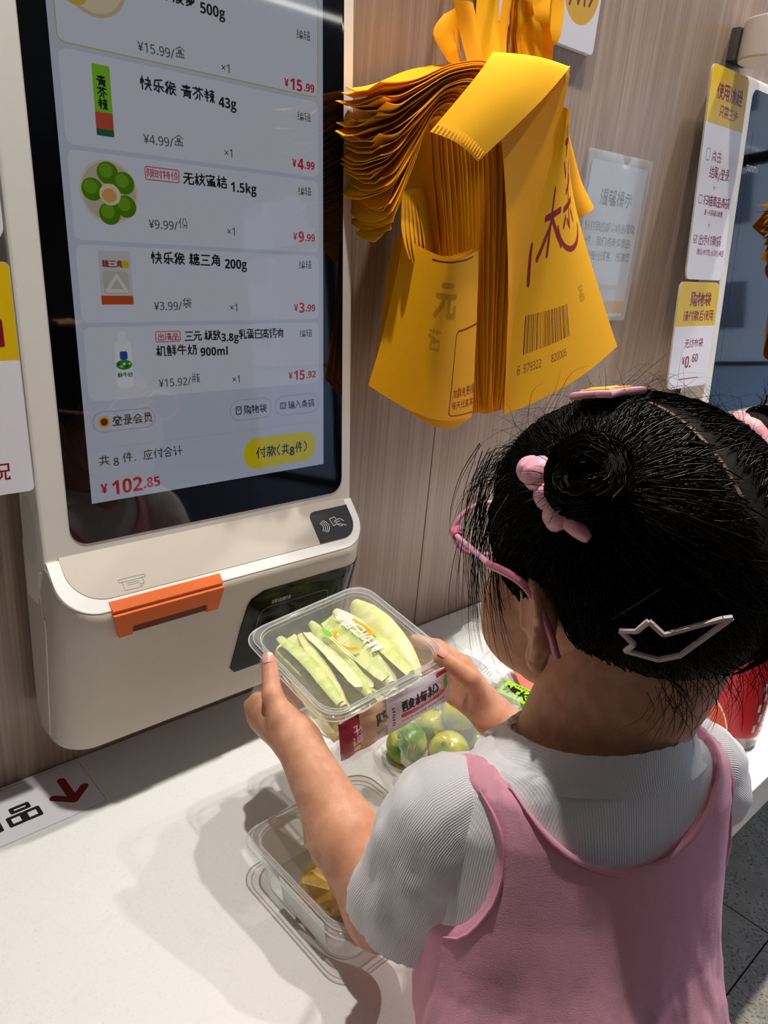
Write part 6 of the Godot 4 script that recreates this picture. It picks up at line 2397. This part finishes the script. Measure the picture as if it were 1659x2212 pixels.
func hair(n: Node3D, off: Vector3) -> void:
	var black := paint(rgb8(24, 20, 18), 0.7, 0.0, 0.25)
	var arr := [PackedVector3Array(), PackedVector3Array(), PackedInt32Array()]
	var f := Field.new(Vector3(-0.12, -0.075, -0.13), Vector3(0.12, 0.20, 0.15), 0.0045)
	f.ell(SCALP, SCALP_R - Vector3.ONE * 0.0025, 0.004)
	for e in LUMPS:
		f.ell(e[0], e[1] - Vector3.ONE * 0.0025, 0.004)
	f.ell(Vector3(0, -0.045, -0.095), Vector3(0.098, 0.112, 0.080), 0.012, Basis(), true)
	for s in [-1.0, 1.0]:
		f.ell(Vector3(s * 0.088, -0.040, 0.004), Vector3(0.036, 0.066, 0.034), 0.012, Basis(), true)
	f.ell(Vector3(0, -0.120, 0.020), Vector3(0.10, 0.097, 0.115), 0.012, Basis(), true)
	var nz := FastNoiseLite.new()
	nz.seed = 23
	nz.frequency = 30.0
	f.each(Vector3(-0.12, -0.06, -0.12), Vector3(0.12, 0.19, 0.15), func(p, w): return w + nz.get_noise_3dv(p) * 0.0015)
	f.nets(arr, head)
	var cap := put("hair", netted(arr), black, n)
	cap.position = off
	# strands: drawn from the hairline over the scalp towards the bun on their side
	var r := RandomNumberGenerator.new()
	r.seed = 91
	var buns: Array[Vector3] = [Vector3(-0.064, 0.092, 0.040), Vector3(0.064, 0.092, 0.040)]
	var st := Strands.new()
	var tries := 0
	var made := 0
	while made < 9000 and tries < 60000:
		tries += 1
		var dir := Vector3(r.randfn(), r.randfn(), r.randfn())
		if dir.length() < 0.01:
			continue
		dir = dir.normalized()
		var p := scalp(dir)
		if not haired(p):
			continue
		if absf(p.x + 0.006) < 0.0040 and p.y > 0.05 and p.z > 0.02 and r.randf() < 0.75:
			continue        # the parting
		var b: Vector3 = buns[0 if p.x < -0.004 else 1]
		var bd := (b - SCALP).normalized()
		var arc := acos(clampf(dir.dot(bd), -1, 1))
		var go := minf(arc, r.randf_range(0.35, 0.9))
		var pts := PackedVector3Array()
		var axis := dir.cross(bd)
		if axis.length() < 0.02:
			continue
		axis = axis.normalized()
		var lift := r.randf_range(-0.0008, 0.0022)
		var bow := r.randf_range(-0.10, 0.10)
		for k in 7:
			var t := k / 6.0
			var dd := dir.rotated(axis, go * t)
			dd = (dd + axis * bow * sin(t * PI)).normalized()
			pts.append(head * scalp(dd, lift * sin(t * PI) + 0.0004 + (0.002 * t if r.randf() < 0.04 else 0.0)))
		st.add(pts, r.randf_range(0.00032, 0.00062))
		made += 1
	# side locks in front of the left ear, wisps at the nape and flyaways
	for k in 100:
		var a := Vector3(-0.072 + r.randf_range(-0.006, 0.006), r.randf_range(0.03, 0.09), r.randf_range(-0.088, -0.018))
		var e := a + Vector3(r.randf_range(-0.004, 0.012), -r.randf_range(0.05, 0.115), r.randf_range(-0.014, 0.006))
		a.x = -absf(scalp((a - SCALP).normalized()).x) - 0.001
		st.add(spline_h([a, a.lerp(e, 0.35) + Vector3(-0.005, 0, -0.003), e.lerp(a, 0.25) + Vector3(-0.004, 0, -0.002), e]), r.randf_range(0.00018, 0.0004))
	for k in 130:
		var a := Vector3(r.randf_range(-0.05, 0.05), r.randf_range(-0.03, 0.0), r.randf_range(0.072, 0.09))
		var e := a + Vector3(r.randf_range(-0.02, 0.02), -r.randf_range(0.012, 0.042), r.randf_range(-0.006, 0.014))
		st.add(spline_h([a, a.lerp(e, 0.5) + Vector3(0, 0.002, 0.006), e]), r.randf_range(0.00014, 0.0003))
	for k in 420:
		var dir := Vector3(r.randfn(), absf(r.randfn()) * 0.9, r.randfn() * 0.9 - 0.2).normalized()
		var p := scalp(dir)
		if not haired(p):
			continue
		var side := dir.cross(Vector3(r.randfn(), r.randfn(), r.randfn())).normalized()
		var l := r.randf_range(0.015, 0.045)
		st.add(spline_h([p, p + dir * l * 0.15 + side * l * 0.4, p + dir * l * 0.28 + side * l * 0.8, p + dir * l * r.randf_range(0.2, 0.5) + side * l * 1.1 + Vector3(0, -0.004, 0)]), r.randf_range(0.00009, 0.00018))
	# loose hair in front, over the forehead and temple
	for k in 60:
		var a := scalp(Vector3(r.randf_range(-0.9, -0.15), r.randf_range(0.2, 0.8), -1.0).normalized(), 0.001)
		var e := a + Vector3(r.randf_range(-0.03, 0.004), -r.randf_range(0.02, 0.07), -r.randf_range(0.004, 0.030))
		st.add(spline_h([a, a.lerp(e, 0.4) + Vector3(-0.003, 0.006, -0.008), e]), r.randf_range(0.00012, 0.0003))
	# the two buns: coils of hair
	for s in 2:
		var c: Vector3 = buns[s] + (buns[s] - SCALP).normalized() * 0.008
		var up := (buns[s] - SCALP).normalized()
		var ux := up.cross(Vector3(0, 0, 1)).normalized()
		var uy := up.cross(ux)
		for k in 700:
			var ra := r.randf_range(0.003, 0.0245)
			var h := sqrt(maxf(0.0, 1.0 - pow((ra - 0.0135) / 0.012, 2.0))) * 0.0125 * r.randf_range(0.2, 1.1)
			var a0 := r.randf() * TAU
			var pts := PackedVector3Array()
			for q in 8:
				var a := a0 + q * 0.22
				var rr := ra + r.randf_range(-0.0012, 0.0012)
				pts.append(head * (c + (ux * cos(a) + uy * sin(a)) * rr + up * (h + 0.003 * sin(a * 2.0 + s))))
			st.add(pts, r.randf_range(0.0004, 0.0008))
		for k in 60:
			var a := r.randf() * TAU
			var o2 := c + (ux * cos(a) + uy * sin(a)) * 0.021 + up * 0.006
			var e := o2 + (ux * cos(a) + uy * sin(a)) * r.randf_range(0.004, 0.016) + up * r.randf_range(0.0, 0.016)
			st.add(spline_h([o2, o2.lerp(e, 0.5) + up * 0.003, e]), r.randf_range(0.00014, 0.0003))
		var bf := MB.new()
		var ring := PackedVector3Array()
		for q in 25:
			var a := TAU * q / 24
			ring.append(head * (c + (ux * cos(a) + uy * sin(a)) * 0.0140 + up * 0.001))
		bf.tube(ring, 0.0095, 14, false)
		bf.lathe([[0.0005, -0.014], [0.012, -0.008], [0.014, 0.0], [0.010, 0.005], [0.0005, 0.008]], head * c, 18, head.basis * Basis(ux, up, uy))
		put("bun", bf, black, cap, 70.0)
	var pt := MB.new()
	var pl := PackedVector3Array()
	for k in 15:
		var t := k / 14.0
		pl.append(head * scalp(Vector3(-0.006 - 0.010 * t, lerpf(0.086, 0.055, t * t), lerpf(0.010, 0.100, t)).normalized(), -0.0009))
	pt.tube(pl, 0.0015, 6, true, 0.5)
	put("parting", pt, paint(rgb8(104, 78, 62), 0.6), cap, 70.0)
	var so := put("strands", st.mesh(), paint(rgb8(42, 35, 31), 0.46, 0.0, 0.5), cap)
	so.set_meta("kind", "stuff")


func spline_h(p: Array) -> PackedVector3Array:
	var q := []
	for e in p:
		q.append(head * e)
	return spline(q, 3)


class Strands:
	var v := PackedVector3Array()
	var nn := PackedVector3Array()
	var ix := PackedInt32Array()
	func add(p: PackedVector3Array, r: float) -> void:
		# a three-sided hair that tapers to its tip
		var n := p.size()
		var at := v.size()
		var x := Vector3(0.3, 0.9, 0.2)
		for i in n:
			var d := (p[mini(i + 1, n - 1)] - p[maxi(i - 1, 0)]).normalized()
			x = (x - d * x.dot(d)).normalized()
			var y := d.cross(x)
			var w := r * (1.0 - 0.75 * pow(float(i) / (n - 1), 2.0))
			for k in 3:
				var a := TAU * k / 3
				var o := x * cos(a) + y * sin(a)
				v.append(p[i] + o * w)
				nn.append(o)
		for i in n - 1:
			for k in 3:
				var a := at + i * 3 + k
				var b := at + i * 3 + (k + 1) % 3
				ix.append_array(PackedInt32Array([a, b, b + 3, a, b + 3, a + 3]))
	func mesh() -> ArrayMesh:
		var a := []
		a.resize(Mesh.ARRAY_MAX)
		a[Mesh.ARRAY_VERTEX] = v
		a[Mesh.ARRAY_NORMAL] = nn
		a[Mesh.ARRAY_INDEX] = ix
		var m := ArrayMesh.new()
		m.add_surface_from_arrays(Mesh.PRIMITIVE_TRIANGLES, a)
		return m


func star(r0: float, r1: float, points: int, turn := 0.0) -> PackedVector2Array:
	var out := PackedVector2Array()
	for k in points * 2:
		var a := turn + PI * k / points
		out.append(Vector2(cos(a), sin(a)) * (r0 if k % 2 == 0 else r1))
	return out


func worn() -> void:
	# glasses
	var g := base("eyeglasses")
	tag(g, "pink see-through eyeglasses worn by the child", "eyeglasses")
	var clear := pane(Color(0.95, 0.70, 0.80), 0.8, 0.08)
	var solid := paint(rgb8(196, 104, 132), 0.25)
	for s in [-1.0, 1.0]:
		var rim := MB.new()
		var pts := PackedVector3Array()
		for k in 33:
			var a := TAU * k / 32
			pts.append(head * (Vector3(s * 0.036, 0.013, -0.107) + Vector3(cos(a) * 0.026, sin(a) * 0.021, -0.004 * cos(a) * s + absf(cos(a)) * 0.0)))
		rim.tube(pts, 0.0021, 8, false)
		put("rim", rim, clear, g, 70.0)
		var lens := MB.new()
		var c: Vector3 = head * Vector3(s * 0.036, 0.013, -0.107)
		for k in 32:
			lens.tri(c, pts[k], pts[k + 1])
		put("lens", lens, pane(Color(0.98, 0.98, 1.0), 0.04, 0.02), g)
		var hinge := MB.new()
		hinge.tube(spline([head * Vector3(s * 0.061, 0.018, -0.106), head * Vector3(s * 0.069, 0.020, -0.100), head * Vector3(s * 0.072, 0.020, -0.090)], 4), 0.0032, 8)
		put("hinge", hinge, solid, g, 70.0)
		var t := MB.new()
		t.tube(spline([head * Vector3(s * 0.072, 0.020, -0.090), head * Vector3(s * 0.080, 0.021, -0.045), head * Vector3(s * 0.0835, 0.022, -0.030)], 5), 0.0021, 8)
		put("temple", t, clear, g, 70.0)
		var t2 := MB.new()
		t2.tube(spline([head * Vector3(s * 0.0835, 0.022, -0.032), head * Vector3(s * 0.0865, 0.026, 0.000), head * Vector3(s * 0.086, 0.022, 0.016), head * Vector3(s * 0.083, 0.004, 0.030), head * Vector3(s * 0.079, -0.014, 0.034)], 5), 0.0031, 8, true, 0.7, head.basis.x)
		put("temple_tip", t2, solid, g, 70.0)
	var br := MB.new()
	br.tube(spline([head * Vector3(-0.011, 0.017, -0.108), head * Vector3(0, 0.020, -0.111), head * Vector3(0.011, 0.017, -0.108)], 4), 0.002, 8)
	put("bridge", br, clear, g, 70.0)
	# starfish clip lying on the crown
	var pink := paint(rgb8(244, 176, 192), 0.3)
	var fr := func(p: Vector3, lift: float, spin: float) -> Transform3D:
		var up := ((p - SCALP) / (SCALP_R * SCALP_R)).normalized()
		var x := up.cross(Vector3(0, 0, 1)).normalized()
		return head * Transform3D(Basis(x, up.cross(x), up) * Basis(Vector3(0, 0, 1), spin), p + up * lift)
	var s1 := base("hair_clip")
	tag(s1, "pink and yellow star-shaped hair clip on the crown of the head", "hair clip")
	var top: Transform3D = head * Transform3D(Basis(Vector3(1, 0, 0), Vector3(0, -0.16, -1).normalized(), Vector3(0, 1, -0.16).normalized()), Vector3(-0.020, 0.1285, -0.004))
	var b1 := MB.new()
	b1.extrude(MB.inset(star(0.0235, 0.013, 5, 0.35), 0.0), top, 0.0045, 0.0014)
	put("star", b1, pink, s1)
	var b2 := MB.new()
	b2.extrude(star(0.015, 0.007, 5, 0.35), top * Transform3D(Basis(), Vector3(0, 0, 0.0042)), 0.0014, 0.0004)
	put("star_centre", b2, paint(rgb8(250, 206, 90), 0.3), s1)
	# cloud-and-bow clip in front of the left bun
	var s2 := base("hair_clip")
	tag(s2, "light pink bow-shaped hair clip below the nearer bun", "hair clip")
	var bow := MB.new()
	var a := scalp((Vector3(-0.072, 0.090, 0.004) - SCALP).normalized(), 0.010)
	var z := scalp((Vector3(-0.074, 0.066, 0.052) - SCALP).normalized(), 0.007)
	for e in [[0.0, 0.0085], [0.16, 0.0105], [0.36, 0.0095], [0.56, 0.0105]]:
		var q: Vector3 = a.lerp(z, e[0]) + Vector3(-0.003, 0.004 * sin(e[0] * 9.0), 0)
		bow.lathe([[0.0005, -e[1] * 0.7], [e[1] * 0.75, -e[1] * 0.45], [e[1], 0.0], [e[1] * 0.75, e[1] * 0.45], [0.0005, e[1] * 0.7]], head * q, 16, head.basis * Basis(Vector3(0, 0, 1), 1.1))
	put("bow", bow, paint(rgb8(236, 168, 186), 0.4), s2, 70.0)
	var tail := MB.new()
	tail.tube(spline([head * a.lerp(z, 0.5), head * (a.lerp(z, 0.75) + Vector3(-0.003, 0, 0)), head * z], 5), PackedFloat32Array([0.0055, 0.006, 0.0064, 0.0066, 0.0066, 0.0064, 0.006, 0.0056, 0.005, 0.0042, 0.003]), 12, true, 0.6, head.basis.x)
	put("clip_bar", tail, paint(rgb8(222, 150, 166), 0.4), s2, 70.0)
	# comet-shaped snap clip, an open outline, low on the back of the head
	var s3 := base("hair_clip")
	tag(s3, "whitish open star-outline snap clip low on the back of the head", "hair clip")
	var prof: Array[Vector2] = [Vector2(-0.0235, 0.002), Vector2(-0.0155, 0.0035), Vector2(-0.0095, 0.0095), Vector2(-0.003, 0.0032), Vector2(0.026, 0.0105), Vector2(0.031, 0.0105), Vector2(0.004, -0.008), Vector2(-0.006, -0.0115), Vector2(-0.0215, -0.0095), Vector2(-0.0170, -0.004), Vector2(-0.0235, 0.002)]
	var cp := scalp((Vector3(-0.050, 0.020, 0.088) - SCALP).normalized(), 0.0)
	var cu := ((cp - SCALP) / (SCALP_R * SCALP_R)).normalized()
	var cx := (Vector3(0.62, 0.10, 0.60) - cu * cu.dot(Vector3(0.62, 0.10, 0.60))).normalized()
	var cy := cu.cross(cx)
	var pts3 := []
	for q in prof:
		var w := cp + cx * q.x * 1.05 + cy * q.y * 1.15
		pts3.append(head * scalp((w - SCALP).normalized(), 0.004))
	var line := MB.new()
	for k in pts3.size() - 1:
		line.tube(PackedVector3Array([pts3[k], pts3[k].lerp(pts3[k + 1], 0.5), pts3[k + 1]]), 0.0017, 6)
	put("outline", line, paint(rgb8(226, 206, 204), 0.35), s3)
	# pink band at the far bun
	var s4 := base("hair_band")
	tag(s4, "pink hair band at the foot of the farther bun", "hair band")
	var tor := MB.new()
	var up4 := (Vector3(0.064, 0.092, 0.040) - SCALP).normalized()
	var ux := up4.cross(Vector3(0, 0, 1)).normalized()
	var uy := up4.cross(ux)
	var rp := PackedVector3Array()
	for k in 33:
		var an := TAU * k / 32
		rp.append(head * (Vector3(0.064, 0.092, 0.040) + (ux * cos(an) + uy * sin(an)) * (0.021 + 0.0016 * sin(an * 8.0)) + up4 * 0.002))
	tor.tube(rp, 0.0058, 10, false)
	put("band", tor, paint(rgb8(240, 170, 180), 0.5), s4, 70.0)
